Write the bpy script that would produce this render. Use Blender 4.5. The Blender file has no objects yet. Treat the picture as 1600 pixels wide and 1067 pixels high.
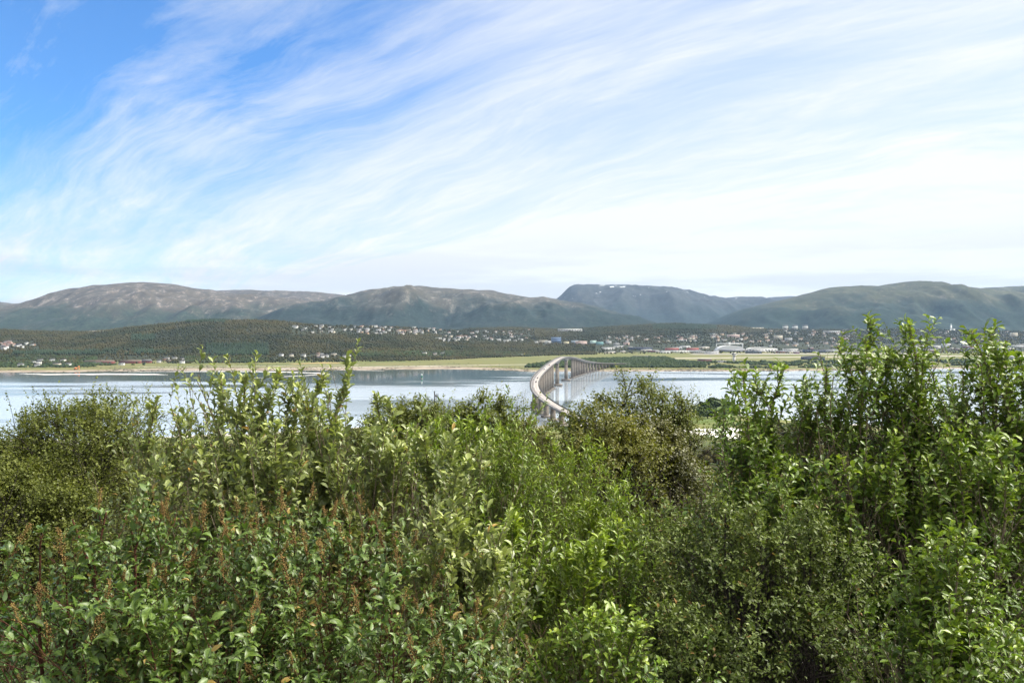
import bpy, math, random
import numpy as np
from math import radians, sin, cos, pi, sqrt

sc = bpy.context.scene
# ------------------------------------------------------------------ camera
CAMZ, F, HY = 85.0, 1200.0, 525.0          # eye height above the water, focal length and horizon row (px of 1600x1067)
cam_d = bpy.data.cameras.new("camera")
cam = bpy.data.objects.new("camera", cam_d)
sc.collection.objects.link(cam)
cam.location = (0, 0, CAMZ)
cam.rotation_euler = (radians(90) - math.atan((533.5 - HY) / F), 0, 0)
cam_d.sensor_width = 36.0
cam_d.lens = 36.0 * F / 1600.0
cam_d.clip_start, cam_d.clip_end = 0.1, 80000
sc.camera = cam
# ------------------------------------------------------------------ world
SUN_EL, SUN_AZ = radians(50), radians(84)   # azimuth clockwise from the view direction (+Y)
w = bpy.data.worlds.new("World"); sc.world = w; w.use_nodes = True
wt = w.node_tree; wt.nodes.clear()
WN = wt.nodes.new; WL = wt.links.new

class G:
    """small node graph writer"""
    def __init__(s, tree): s.t = tree
    def n(s, kind, **kw):
        nd = s.t.nodes.new(kind)
        for k, v in kw.items(): setattr(nd, k, v)
        return nd
    def put(s, sock, v):
        if isinstance(v, bpy.types.NodeSocket): s.t.links.new(v, sock)
        elif v is not None: sock.default_value = v
    def m(s, op, a, b=None, c=None, clamp=False):
        nd = s.n('ShaderNodeMath', operation=op); nd.use_clamp = clamp
        s.put(nd.inputs[0], a)
        if b is not None: s.put(nd.inputs[1], b)
        if c is not None: s.put(nd.inputs[2], c)
        return nd.outputs[0]
    def vm(s, op, a, b=None):
        nd = s.n('ShaderNodeVectorMath', operation=op); s.put(nd.inputs[0], a)
        if b is not None: s.put(nd.inputs[1], b)
        return nd.outputs['Value'] if op in ('DOT_PRODUCT', 'LENGTH') else nd.outputs[0]
    def comb(s, x, y, z):
        nd = s.n('ShaderNodeCombineXYZ'); s.put(nd.inputs[0], x); s.put(nd.inputs[1], y); s.put(nd.inputs[2], z); return nd.outputs[0]
    def sep(s, v):
        nd = s.n('ShaderNodeSeparateXYZ'); s.put(nd.inputs[0], v); return nd.outputs
    def noise(s, v, scale, detail=4, rough=.5, dist=0.0, out=0):
        nd = s.n('ShaderNodeTexNoise'); s.put(nd.inputs['Vector'], v); nd.inputs['Scale'].default_value = scale
        nd.inputs['Detail'].default_value = detail; nd.inputs['Roughness'].default_value = rough
        nd.inputs['Distortion'].default_value = dist
        return nd.outputs[out]
    def mapr(s, v, a, b, c=0.0, d=1.0, smooth=True):
        nd = s.n('ShaderNodeMapRange'); nd.interpolation_type = 'SMOOTHSTEP' if smooth else 'LINEAR'
        s.put(nd.inputs[0], v)
        for i, q in enumerate((a, b, c, d)): nd.inputs[i + 1].default_value = q
        return nd.outputs[0]
    def mapping(s, v, loc=(0, 0, 0), rot=(0, 0, 0), scale=(1, 1, 1)):
        nd = s.n('ShaderNodeMapping'); s.put(nd.inputs[0], v)
        nd.inputs[1].default_value = loc; nd.inputs[2].default_value = rot; nd.inputs[3].default_value = scale
        return nd.outputs[0]
    def mix(s, f, a, b, mode='MIX'):
        nd = s.n('ShaderNodeMix', data_type='RGBA', blend_type=mode)
        s.put(nd.inputs[0], f)
        for k, v in ((6, a), (7, b)):
            if isinstance(v, (tuple, list)) and len(v) == 3: v = (*v, 1)
            s.put(nd.inputs[k], v)
        return nd.outputs[2]

g = G(wt)
sky = g.n('ShaderNodeTexSky', sky_type='NISHITA'); sky.sun_disc = False
sky.sun_elevation = SUN_EL; sky.sun_rotation = SUN_AZ
sky.altitude = 80; sky.air_density = 1.15; sky.dust_density = 0.2; sky.ozone_density = 2.5
d = g.vm('NORMALIZE', g.n('ShaderNodeTexCoord').outputs['Generated'])
dx, dy, dz = g.sep(d)
zc = g.m('ADD', g.m('MAXIMUM', dz, 0.0), 0.26)
ang = radians(36)
pl = g.mapping(g.comb(g.m('DIVIDE', dx, zc), g.m('DIVIDE', dy, zc), 0.0), rot=(0, 0, ang))
warp = g.vm('SCALE', g.n('ShaderNodeTexNoise').outputs['Color']); warp.node.inputs[3].default_value = 0.5
wn = warp.node.inputs[0].links[0].from_node; g.put(wn.inputs['Vector'], pl); wn.inputs['Scale'].default_value = 0.8; wn.inputs['Detail'].default_value = 3
plw = g.vm('ADD', pl, warp)
streak = g.noise(g.mapping(plw, (5.3, 2.2, 0), scale=(0.42, 1.7, 1)), 1.5, 11, .66, .55)
fibre = g.noise(g.mapping(plw, (3, 1, 0), scale=(0.8, 5.0, 1)), 2.4, 10, .7, .3)
broad = g.noise(g.mapping(pl, (7.3, 2.1, 0), scale=(0.6, 1.2, 1)), 0.8, 4, .5, .3)
def lobe(px, py, a, b):
    v = np.array([(px - 800) / F, 1.0, (HY - py) / F]); v /= np.linalg.norm(v)
    return g.mapr(g.vm('DOT_PRODUCT', d, tuple(v)), a, b)
blue = g.m('ADD', g.m('MULTIPLY', lobe(-20, 0, .80, 1.0), 0.60), g.m('MULTIPLY', lobe(-80, 240, .92, 1.0), 0.22))
blue = g.m('ADD', blue, g.m('MULTIPLY', lobe(560, -260, .80, 1.0), 0.14))
st = g.mapr(streak, .36, .68); fb = g.mapr(fibre, .35, .72); br = g.mapr(broad, .35, .68)
wisp = g.m('ADD', g.m('MULTIPLY', st, .60), g.m('MULTIPLY', fb, .25))
wisp = g.m('ADD', wisp, g.m('MULTIPLY', br, .25))
cover = g.m('SUBTRACT', .77, g.m('MULTIPLY', blue, .70))
cover = g.m('ADD', cover, g.m('MULTIPLY', g.m('SUBTRACT', wisp, .46), g.m('ADD', .56, g.m('MULTIPLY', blue, .45))))
low = g.mapr(dz, .02, .36, 1, 0)
cover = g.m('ADD', cover, g.m('MULTIPLY', low, .46))
right = g.mapr(dx, -.15, .55)
cover = g.m('ADD', cover, g.m('MULTIPLY', right, .03))
cover = g.m('MINIMUM', g.m('MAXIMUM', cover, 0.02), 1.0)
grey = g.mapr(g.noise(g.mapping(d, scale=(1.5, 1.5, 14)), 2.2, 5, .55), .42, .62)
lowgrey = g.m('MULTIPLY', grey, g.mapr(dz, .055, .15, 1, 0))
CB = 8.0
cloud = g.mix(lowgrey, (1.03 * CB, 1.045 * CB, 1.04 * CB), (.83 * CB, .85 * CB, .87 * CB))
skyb = g.mix(1.0, sky.outputs[0], (.48, 1.04, 1.62, 1), 'MULTIPLY')
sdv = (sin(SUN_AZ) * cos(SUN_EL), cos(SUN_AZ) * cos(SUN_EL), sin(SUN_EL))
fill_halo = g.mapr(g.vm('DOT_PRODUCT', d, sdv), .74, 1.0)          # boosted glow round the sun, out of frame, added as soft fill
cloud = g.mix(fill_halo, cloud, (13.5 * CB, 12.8 * CB, 11.2 * CB))
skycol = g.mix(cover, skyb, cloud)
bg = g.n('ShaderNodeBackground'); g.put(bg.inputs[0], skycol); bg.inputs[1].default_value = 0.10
wo = g.n('ShaderNodeOutputWorld'); WL(bg.outputs[0], wo.inputs[0])
# ------------------------------------------------------------------ sun
sd = bpy.data.lights.new("sun", 'SUN'); so = bpy.data.objects.new("sun", sd); sc.collection.objects.link(so)
sd.energy = 2.8; sd.angle = radians(10); sd.color = (1.0, .95, .87)
from mathutils import Vector
sdir = Vector((sin(SUN_AZ) * cos(SUN_EL), cos(SUN_AZ) * cos(SUN_EL), sin(SUN_EL)))
so.rotation_euler = sdir.to_track_quat('Z', 'Y').to_euler()
so.location = (0, 0, 3000)
sc.view_settings.view_transform = 'Standard'; sc.view_settings.look = 'None'
sc.view_settings.exposure = 0.30; sc.view_settings.gamma = 1.0
cy = sc.cycles
cy.max_bounces = 7; cy.diffuse_bounces = 3; cy.glossy_bounces = 3; cy.transmission_bounces = 4; cy.transparent_max_bounces = 8
cy.volume_bounces = 1
cy.caustics_reflective = False; cy.caustics_refractive = False
cy.sample_clamp_indirect = 6

# ------------------------------------------------------------------ helpers
rng = np.random.default_rng(7)
random.seed(7)
COL = sc.collection

def mesh(name, V, Fc, mat=None, attrs=None, smooth=False, mats=None, midx=None):
    """V (n,3); Fc list of (k,nverts) index arrays (all faces of an array share a vertex count)"""
    me = bpy.data.meshes.new(name)
    V = np.asarray(V, dtype=np.float32)
    Fc = [np.asarray(f, dtype=np.int32) for f in Fc if len(f)]
    me.vertices.add(len(V)); me.vertices.foreach_set("co", V.ravel())
    nl = sum(f.size for f in Fc); nf = sum(len(f) for f in Fc)
    me.loops.add(nl); me.polygons.add(nf)
    me.loops.foreach_set("vertex_index", np.concatenate([f.ravel() for f in Fc]))
    tot = np.concatenate([np.full(len(f), f.shape[1], np.int32) for f in Fc])
    start = np.concatenate([[0], np.cumsum(tot)[:-1]]).astype(np.int32)
    me.polygons.foreach_set("loop_start", start); me.polygons.foreach_set("loop_total", tot)
    if midx is not None: me.polygons.foreach_set("material_index", np.asarray(midx, np.int32))
    if smooth: me.polygons.foreach_set("use_smooth", np.ones(nf, bool))
    me.update(calc_edges=True)
    for k, a in (attrs or {}).items():
        at = me.attributes.new(k, 'FLOAT', 'POINT'); at.data.foreach_set("value", np.asarray(a, np.float32))
    for mm in (mats or ([mat] if mat else [])): me.materials.append(mm)
    return me

def link(name, me, parent=None, loc=None, rot=None):
    o = bpy.data.objects.new(name, me); COL.objects.link(o)
    if parent is not None: o.parent = parent
    if loc is not None: o.location = loc
    if rot is not None: o.rotation_euler = rot
    return o

def tag(o, label=None, cat=None, group=None, kind=None):
    if label: o['label'] = label
    if cat: o['category'] = cat
    if group: o['group'] = group
    if kind: o['kind'] = kind
    return o

def thing(name, label, cat, loc=(0, 0, 0), rz=0.0, group=None):
    o = bpy.data.objects.new(name, None); COL.objects.link(o)
    o.location = loc; o.rotation_euler = (0, 0, rz); o.empty_display_size = .5
    return tag(o, label, cat, group)

class MB:
    """boxes and prisms gathered into one mesh"""
    def __init__(s): s.v = []; s.q = []; s.t = []; s.n = 0; s.qm = []; s.tm = []
    def box(s, x0, x1, y0, y1, z0, z1, m=0, taper=0.0):
        tx, ty = (x1 - x0) * taper / 2, (y1 - y0) * taper / 2
        P = [(x0, y0, z0), (x1, y0, z0), (x1, y1, z0), (x0, y1, z0),
             (x0 + tx, y0 + ty, z1), (x1 - tx, y0 + ty, z1), (x1 - tx, y1 - ty, z1), (x0 + tx, y1 - ty, z1)]
        s.add(P, [(0, 3, 2, 1), (4, 5, 6, 7), (0, 1, 5, 4), (1, 2, 6, 5), (2, 3, 7, 6), (3, 0, 4, 7)], [], m); return s
    def add(s, P, Q, T, m=0):
        k = s.n; s.v += [tuple(p) for p in P]; s.n += len(P)
        s.q += [tuple(i + k for i in f) for f in Q]; s.t += [tuple(i + k for i in f) for f in T]
        s.qm += [m] * len(Q); s.tm += [m] * len(T); return s
    def gable(s, x0, x1, y0, y1, z0, z1, m=0, ov=0.4):
        """solid gabled roof, ridge along x"""
        x0 -= ov; x1 += ov; y0 -= ov; y1 += ov; ym = (y0 + y1) / 2
        P = [(x0, y0, z0), (x1, y0, z0), (x1, y1, z0), (x0, y1, z0), (x0, ym, z1), (x1, ym, z1)]
        s.add(P, [(0, 3, 2, 1), (0, 1, 5, 4), (2, 3, 4, 5)], [(1, 2, 5), (3, 0, 4)], m); return s
    def cyl(s, x, y, z0, z1, r0, r1, n=10, m=0):
        P = [(x + r0 * cos(2 * pi * i / n), y + r0 * sin(2 * pi * i / n), z0) for i in range(n)] + \
            [(x + r1 * cos(2 * pi * i / n), y + r1 * sin(2 * pi * i / n), z1) for i in range(n)] + [(x, y, z0), (x, y, z1)]
        s.add(P, [(i, (i + 1) % n, n + (i + 1) % n, n + i) for i in range(n)],
              [(2 * n, (i + 1) % n, i) for i in range(n)] + [(2 * n + 1, n + i, n + (i + 1) % n) for i in range(n)], m); return s
    def wheel(s, x, y, z, r, wd, n=12, m=0):
        P = []
        for sy in (-wd / 2, wd / 2):
            P += [(x + r * cos(2 * pi * i / n), y + sy, z + r * sin(2 * pi * i / n)) for i in range(n)]
        P += [(x, y - wd / 2, z), (x, y + wd / 2, z)]
        s.add(P, [((i + 1) % n, i, n + i, n + (i + 1) % n) for i in range(n)],
              [(2 * n, i, (i + 1) % n) for i in range(n)] + [(2 * n + 1, n + (i + 1) % n, n + i) for i in range(n)], m); return s
    def me(s, name, *mats, smooth=False):
        return mesh(name, s.v, [f for f in (s.q, s.t)], mats=list(mats), midx=s.qm + s.tm, smooth=smooth)

def hash2(ix, iy, seed):
    h = (ix.astype(np.int64) * 374761393 + iy.astype(np.int64) * 668265263 + seed * 1274126177) & 0xffffffff
    h = ((h ^ (h >> 13)) * 1274126177) & 0xffffffff
    h = h ^ (h >> 16)
    return (h & 0xffffff) / float(0xffffff) * 2 - 1
def vnoise(x, y, seed=0):
    x = np.asarray(x, float); y = np.asarray(y, float)
    ix = np.floor(x); iy = np.floor(y); fx = x - ix; fy = y - iy
    fx = fx * fx * (3 - 2 * fx); fy = fy * fy * (3 - 2 * fy)
    a = hash2(ix, iy, seed); b = hash2(ix + 1, iy, seed); c = hash2(ix, iy + 1, seed); e = hash2(ix + 1, iy + 1, seed)
    return (a * (1 - fx) + b * fx) * (1 - fy) + (c * (1 - fx) + e * fx) * fy
def fbm(x, y, octv=5, seed=0, gain=.5):
    s = 0; a = 1.0
    for i in range(octv):
        s = s + a * vnoise(x * 2 ** i + 17.3 * i, y * 2 ** i - 9.1 * i, seed + i); a *= gain
    return s
def ridged(x, y, octv=5, seed=0):
    s = 0; a = 1.0
    for i in range(octv):
        s = s + a * (1 - 2 * np.abs(vnoise(x * 2 ** i + 3.3 * i, y * 2 ** i + 5.1 * i, seed + i))); a *= .5
    return s
def sstep(a, b, x):
    t = np.clip((np.asarray(x, float) - a) / (b - a), 0, 1); return t * t * (3 - 2 * t)

# ------------------------------------------------------------------ materials
def new_mat(name):
    m = bpy.data.materials.new(name); m.use_nodes = True; m.node_tree.nodes.clear()
    gg = G(m.node_tree); out = gg.n('ShaderNodeOutputMaterial')
    return m, gg, out
def principled(gg, out, col, rough=.8, spec=.3, metal=0.0, normal=None):
    p = gg.n('ShaderNodeBsdfPrincipled')
    if isinstance(col, tuple) and len(col) == 3: col = (*col, 1)
    gg.put(p.inputs['Base Color'], col); gg.put(p.inputs['Roughness'], rough)
    p.inputs['Specular IOR Level'].default_value = spec; p.inputs['Metallic'].default_value = metal
    if normal is not None: gg.put(p.inputs['Normal'], normal)
    if out is not None: gg.put(out.inputs[0], p.outputs[0])
    return p
_cache = {}
def plain(name, col, rough=.75, var=.18, scale=.6, spec=.3, metal=0.0):
    """painted or bare surface with some weathering"""
    if name in _cache: return _cache[name]
    m, gg, out = new_mat(name)
    pos = gg.n('ShaderNodeTexCoord').outputs['Object']
    n = gg.noise(pos, scale, 6, .6)
    c = gg.mix(gg.mapr(n, .3, .7), tuple(q * (1 - var) for q in col), tuple(min(1, q * (1 + var)) for q in col))
    principled(gg, out, c, rough, spec, metal)
    _cache[name] = m; return m
def attr(gg, name):
    a = gg.n('ShaderNodeAttribute'); a.attribute_name = name; return a.outputs['Fac']

def leaf_mat(name, dark, light, young, under=None, rough=.42, trans=.3, spec=.45, odd=None, vein=0.0):
    m, gg, out = new_mat(name)
    r = attr(gg, 'rnd'); y = attr(gg, 'young')
    c = gg.mix(gg.m('POWER', r, 1.4), tuple(q * .72 for q in dark), light)
    c = gg.mix(y, c, young)
    ps = gg.n('ShaderNodeTexCoord').outputs['Object']
    c = gg.mix(gg.mapr(gg.noise(ps, 1.7, 3, .6), .35, .65, 0, .35), c, tuple(min(1, q * k) for q, k in zip(light, (1.3, 1.12, .75))))
    c = gg.mix(gg.mapr(gg.noise(ps, 160, 2, .6), .40, .62, 0, .38), c, tuple(q * .55 for q in dark))
    if odd is not None:
        c = gg.mix(gg.mapr(attr(gg, 'odd'), .975, .99), c, odd)
    if vein:
        c = gg.mix(gg.mapr(attr(gg, 'across'), 0, .16, vein, 0), c, young)
    cf = c
    if under is not None:
        bf = gg.n('ShaderNodeNewGeometry').outputs['Backfacing']
        cf = gg.mix(gg.m('MULTIPLY', bf, .75), c, under)
    p = principled(gg, None, cf, rough, spec)
    t = gg.n('ShaderNodeBsdfTranslucent'); gg.put(t.inputs[0], gg.mix(1.0, c, (1.25, 1.35, .55, 1), 'MULTIPLY'))
    ms = gg.n('ShaderNodeMixShader'); ms.inputs[0].default_value = trans
    gg.put(ms.inputs[1], p.outputs[0]); gg.put(ms.inputs[2], t.outputs[0]); gg.put(out.inputs[0], ms.outputs[0])
    return m
def bark_mat(name, a, b, scale=30):
    m, gg, out = new_mat(name)
    n = gg.noise(gg.n('ShaderNodeTexCoord').outputs['Object'], scale, 5, .6)
    principled(gg, out, gg.mix(gg.mapr(n, .35, .65), a, b), .85, .2); return m

# ------------------------------------------------------------------ terrain functions
def interp(pts, x):
    xs, ys = zip(*pts); return np.interp(x, xs, ys)
def smooth_interp(pts, x, width=12):
    """piecewise profile with its corners rounded"""
    s = 0; ks = np.linspace(-1, 1, 9)
    for k in ks: s = s + interp(pts, np.asarray(x, float) + k * width)
    return s / len(ks)
RIDGE = [(-500, 520), (-200, 517), (0, 514), (60, 517), (130, 518), (165, 516), (200, 511), (290, 502), (350, 499), (400, 499), (440, 501), (480, 506),
         (540, 508), (600, 509), (660, 512), (705, 516), (740, 513), (800, 511), (860, 514), (920, 512), (990, 508), (1050, 505), (1130, 508),
         (1180, 512), (1300, 513), (1430, 512), (1600, 516), (1800, 518), (2100, 520)]
RDIST = [(-500, 3600), (0, 3700), (350, 3500), (600, 4100), (705, 4600), (740, 5200), (1050, 5200), (1200, 5600), (2100, 5600)]
FOOT = [(-500, 2150), (0, 2150), (150, 2150), (240, 2180), (300, 2230), (560, 2360), (700, 2560), (830, 2980), (900, 3200), (1050, 3450), (2100, 3500)]
SHORE = [(-600, 1700), (0, 1790), (60, 1800), (250, 1870), (420, 1880), (560, 1910), (700, 1960), (800, 1900), (835, 1800), (880, 1835), (1000, 1840), (1200, 1850),
         (1300, 1880), (1450, 1980), (1600, 2000), (2200, 2000)]
def shore_d(px): return smooth_interp(SHORE, px, 20)
def island_h(x, y):
    """height of the far island above the water"""
    x = np.asarray(x, float); y = np.asarray(y, float)
    px = 800 + F * x / np.maximum(y, 1)
    sh = shore_d(px) + 10 * fbm(x / 60, y / 60, 4, 3)
    dr = smooth_interp(RDIST, px, 30); df = smooth_interp(FOOT, px, 30)
    flat = 0.2 + 3.0 * np.clip((y - sh) / (60 + 90 * sstep(840, 700, px) * sstep(150, 300, px)), 0, 1) + 3.5 * sstep(60, 900, y - sh) - 3.5 * sstep(30, -40, y - sh)
    zr = CAMZ - (smooth_interp(RIDGE, px, 10) - HY) * dr / F - 7.0
    t = (y - df) / (dr - df)
    rise = np.where(t < 1, sstep(0, 1, t) * .35 + np.clip(t, 0, 1) ** 1.3 * .65, 1 - .5 * sstep(1, 2.2, t))
    land = np.clip(t * 6, 0, 1)
    return flat + (zr - flat) * rise + land * (5 * fbm(x / 260, y / 260, 4, 11) * (1 - np.clip(t, 0, 1) * .75))
def near_h(x, y):
    x = np.asarray(x, float); y = np.asarray(y, float)
    shn = 715 + 35 * fbm(x / 120, x * 0 + 3, 3, 21) + 110 * np.exp(-((x - 215) / 75.0) ** 2) * 1.0 - 60 * sstep(-60, -300, x)
    tt = y / shn
    z = interp([(-.2, 83.5), (0, 81.6), (.004, 81.0), (.012, 79.2), (.021, 77.2), (.042, 73), (.085, 66), (.17, 54), (.42, 27), (.7, 9), (.85, 4.5), (.95, 2.2), (1, 0.1), (1.03, -1.5), (2, -3)], tt)
    rough = np.clip(y / 60, 0, 1) * np.clip((shn - y) / 150, 0, 1)
    return z + rough * 2.5 * fbm(x / 45, y / 45, 4, 5) + .12 * fbm(x / 1.3, y / 1.3, 3, 8) * np.clip((shn - y) / 50, 0, 1)
def on_island(px, py):
    """point of the island that the photograph shows at this pixel"""
    y = np.linspace(1700, 5800, 1400); x = (px - 800) / F * y; z = island_h(x, y)
    r = HY + F * (CAMZ - z) / y
    k = np.argmax((r <= py) & (z > .5)); 
    if k == 0: k = int(np.argmin(np.abs(r - py)))
    return Vector((x[k], y[k], z[k]))
def P(px, py, D): return np.array([(px - 800) / F * D, D, CAMZ - (py - HY) / F * D])

# ------------------------------------------------------------------ water
wm, gg, out = new_mat('water')
pos = gg.n('ShaderNodeNewGeometry').outputs['Position']
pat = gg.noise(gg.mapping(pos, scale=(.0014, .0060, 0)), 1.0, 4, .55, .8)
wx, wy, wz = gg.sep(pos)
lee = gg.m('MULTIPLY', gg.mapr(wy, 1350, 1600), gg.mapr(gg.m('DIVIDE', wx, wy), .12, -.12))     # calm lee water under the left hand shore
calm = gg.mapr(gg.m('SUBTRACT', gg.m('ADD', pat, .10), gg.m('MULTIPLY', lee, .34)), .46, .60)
b1 = gg.noise(gg.mapping(pos, scale=(.06, .14, 0)), 1.0, 3, .5)
b2 = gg.noise(gg.mapping(pos, scale=(.02, .05, 0)), 1.0, 3, .5)
bump = gg.n('ShaderNodeBump'); gg.put(bump.inputs['Height'], gg.m('ADD', gg.m('MULTIPLY', b1, .12), gg.m('MULTIPLY', b2, .5)))
bump.inputs['Distance'].default_value = 1.0
col = gg.mix(calm, (.06, .09, .10), (.30, .345, .39))  # reflections painted into the colour: dark hills where calm, pale sky where ruffled
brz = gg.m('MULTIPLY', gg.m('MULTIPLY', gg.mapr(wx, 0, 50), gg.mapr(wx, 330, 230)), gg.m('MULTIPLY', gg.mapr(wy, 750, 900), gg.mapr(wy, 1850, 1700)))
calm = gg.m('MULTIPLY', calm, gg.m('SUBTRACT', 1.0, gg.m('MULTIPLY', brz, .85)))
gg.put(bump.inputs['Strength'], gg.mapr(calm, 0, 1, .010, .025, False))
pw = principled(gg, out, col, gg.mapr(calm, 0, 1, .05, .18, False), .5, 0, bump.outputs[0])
pw.inputs['IOR'].default_value = 1.36
xs = np.array([-13000, -5000, -1500, 0, 1500, 5000, 13000.]); ys = np.array([-250, 400, 1000, 2000, 4000, 9000, 17000.])
def gridmesh(name, X, Y, Z, mat, smooth=True, attrs=None):
    n, m = X.shape
    V = np.stack([X.ravel(), Y.ravel(), Z.ravel()], 1)
    i = np.arange(n * m).reshape(n, m)
    Q = np.stack([i[:-1, :-1], i[:-1, 1:], i[1:, 1:], i[1:, :-1]], -1).reshape(-1, 4)
    return mesh(name, V, [Q], mat, attrs, smooth)
X, Y = np.meshgrid(xs, ys)
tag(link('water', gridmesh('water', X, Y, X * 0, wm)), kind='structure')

# ------------------------------------------------------------------ island ground
im, gg, out = new_mat('island_ground')
pos = gg.n('ShaderNodeNewGeometry').outputs['Position']
px_, py_, pz_ = gg.sep(pos)
n1 = gg.noise(gg.mapping(pos, scale=(.004, .012, .01)), 1.0, 6, .6)
n2 = gg.noise(gg.mapping(pos, scale=(.02, .05, .02)), 1.0, 6, .65)
grass = gg.mix(gg.mapr(n1, .4, .6), (.085, .10, .028), (.15, .135, .052))
grass = gg.mix(gg.mapr(gg.noise(gg.mapping(pos, (9, 3, 0), scale=(.0022, .02, 0)), 1.0, 3, .5), .52, .56, 0, .55), grass, (.17, .145, .075))
grass = gg.mix(gg.mapr(n2, .35, .7, 0, .6), grass, (.10, .12, .035))
shorec = gg.mix(gg.mapr(n2, .35, .65), (.14, .105, .075), (.34, .29, .23))
hz = gg.m('ADD', pz_, gg.m('MULTIPLY', gg.m('SUBTRACT', n2, .5), 2.2))
cc = gg.mix(gg.mapr(hz, 2.0, 3.0), shorec, grass)
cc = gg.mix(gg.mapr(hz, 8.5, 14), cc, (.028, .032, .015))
principled(gg, out, cc, .9, .1)
pxs = np.arange(-420, 2060, 5.0)
dd = np.concatenate([np.arange(1660, 2100, 12), np.arange(2100, 3200, 26), np.arange(3200, 7000, 60)])
PX, DD = np.meshgrid(pxs, dd)
X = (PX - 800) / F * DD; Z = island_h(X, DD)
tag(link('island_ground', gridmesh('island_ground', X, DD, Z, im)), kind='structure')

# ------------------------------------------------------------------ mountains
def mountain(name, prof, D, front, back, seed, mat, amp=1.3, px0=None, px1=None, step=3.0, base=-5):
    px0 = prof[0][0] if px0 is None else px0; px1 = prof[-1][0] if px1 is None else px1
    a = np.arange(px0, px1 + step, step)
    t = np.concatenate([np.linspace(0, 1, 46), 1 + np.linspace(.03, 1, 16)])
    prof = [(q[0], q[1] + 4) for q in prof]
    A, T = np.meshgrid(a, t)
    Dm = np.where(T < 1, D - front * (1 - T), D + back * (T - 1))
    # the crest lies at a fixed distance; rows fan out from the camera side
    xr = (A - 800) / F * D
    X = xr; Yv = Dm
    zr = CAMZ - (smooth_interp(prof, A, 4) - HY) * D / F
    gsh = np.where(T < 1, np.sin(np.clip(T, 0, 1) * pi / 2) ** 1.15, np.cos(np.clip(T - 1, 0, 1) * pi / 2) ** .8)
    env = np.clip(T * 3, 0, 1) * np.clip((1.0 - np.abs(T - .45) * 1.9), .0, 1)
    nz = 55 * ridged(X / 620 + 2, Yv / 1300, 6, seed) + 30 * fbm(X / 330, Yv / 420, 4, seed + 9) - 30
    cr = 3.5 * fbm(X / 90, Yv / 90, 4, seed + 20)
    Z = base + (zr - base) * gsh + amp * env * nz * np.clip(zr / 500, .2, 1.2) + cr * np.clip(T * 2, 0, 1)
    return tag(link(name, gridmesh(name, X, Yv, Z, mat)), kind='structure')
def mount_mat(name, forest, heath, rock, tree=260, soft=170, rockiness=.5, snow=None):
    m, gg, out = new_mat(name)
    pos = gg.n('ShaderNodeNewGeometry').outputs['Position']; z = gg.sep(pos)[2]
    nb = gg.noise(pos, .0022, 6, .6); nf = gg.noise(pos, .009, 9, .72); nt = gg.noise(pos, .03, 6, .8)
    fo = gg.mix(gg.mapr(nt, .35, .65), tuple(q * .45 for q in forest), tuple(q * 1.55 for q in forest))
    he = gg.mix(gg.mapr(nf, .35, .65), tuple(q * 1.2 for q in heath), tuple(q * .6 for q in heath))
    zz = gg.m('ADD', z, gg.m('MULTIPLY', gg.m('SUBTRACT', nb, .5), 520))
    zz = gg.m('ADD', zz, gg.m('MULTIPLY', gg.m('SUBTRACT', nf, .5), 260))
    c = gg.mix(gg.mapr(zz, tree - soft, tree + soft), fo, he)
    rk = gg.m('MULTIPLY', gg.mapr(gg.noise(gg.mapping(pos, scale=(1, .5, .45)), .011, 12, .85), .50, .66), gg.mapr(zz, tree - soft * 1.2, tree + soft * .8, .15, 1))
    c = gg.mix(gg.m('MULTIPLY', rk, rockiness), c, rock)
    if snow:
        s = gg.m('MULTIPLY', gg.mapr(gg.noise(gg.mapping(pos, (4, 2, 1), scale=(1, 1, 1.6)), .0060, 5, .6), .665, .68), gg.mapr(z, snow, snow + 60))
        c = gg.mix(s, c, (.85, .88, .92))
    principled(gg, out, c, .95, .05); return m
mm1 = mount_mat('mountain_brown', (.018, .028, .018), (.066, .056, .042), (.30, .265, .24), 330, 120, .85)
mm2 = mount_mat('mountain_mid', (.014, .023, .019), (.062, .056, .042), (.27, .25, .23), 400, 120, .8)
mm3 = mount_mat('mountain_far', (.018, .028, .027), (.040, .044, .043), (.2, .2, .19), 500, 200, .25, snow=620)
mm4 = mount_mat('mountain_right', (.013, .024, .017), (.050, .053, .029), (.24, .21, .17), 400, 130, .4)
M1 = [(-420, 500), (-200, 478), (-80, 474), (0, 477), (50, 477), (85, 473), (120, 462), (150, 452), (185, 444), (230, 438), (270, 440), (300, 446), (340, 451), (380, 457),
      (430, 460), (480, 466), (530, 478), (600, 500), (680, 520)]
mountain('mountain', M1, 9000, 3000, 2500, 31, mm1)
MB1 = [(-420, 490), (-150, 462), (-40, 463), (0, 468), (18, 473), (50, 480), (75, 470), (95, 465), (110, 466), (200, 455), (340, 452), (380, 450), (400, 450), (430, 452), (470, 453), (510, 454), (545, 458), (600, 466), (700, 500)]
mountain('mountain', MB1, 11500, 3000, 2500, 57, mm1)
M2 = [(400, 520), (440, 500), (470, 486), (500, 474), (530, 464), (560, 457), (600, 450), (630, 445), (655, 444), (690, 447), (725, 449), (760, 452), (800, 458), (830, 463), (860, 464),
      (890, 468), (920, 474), (950, 481), (985, 492), (1010, 503), (1060, 522)]
mountain('mountain', M2, 8300, 2600, 2500, 73, mm2)
MB2 = [(560, 480), (620, 458), (700, 449), (735, 448), (775, 454), (820, 460), (860, 466), (960, 485), (1050, 515)]
mountain('mountain', MB2, 9800, 1500, 2000, 75, mm1)
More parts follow.
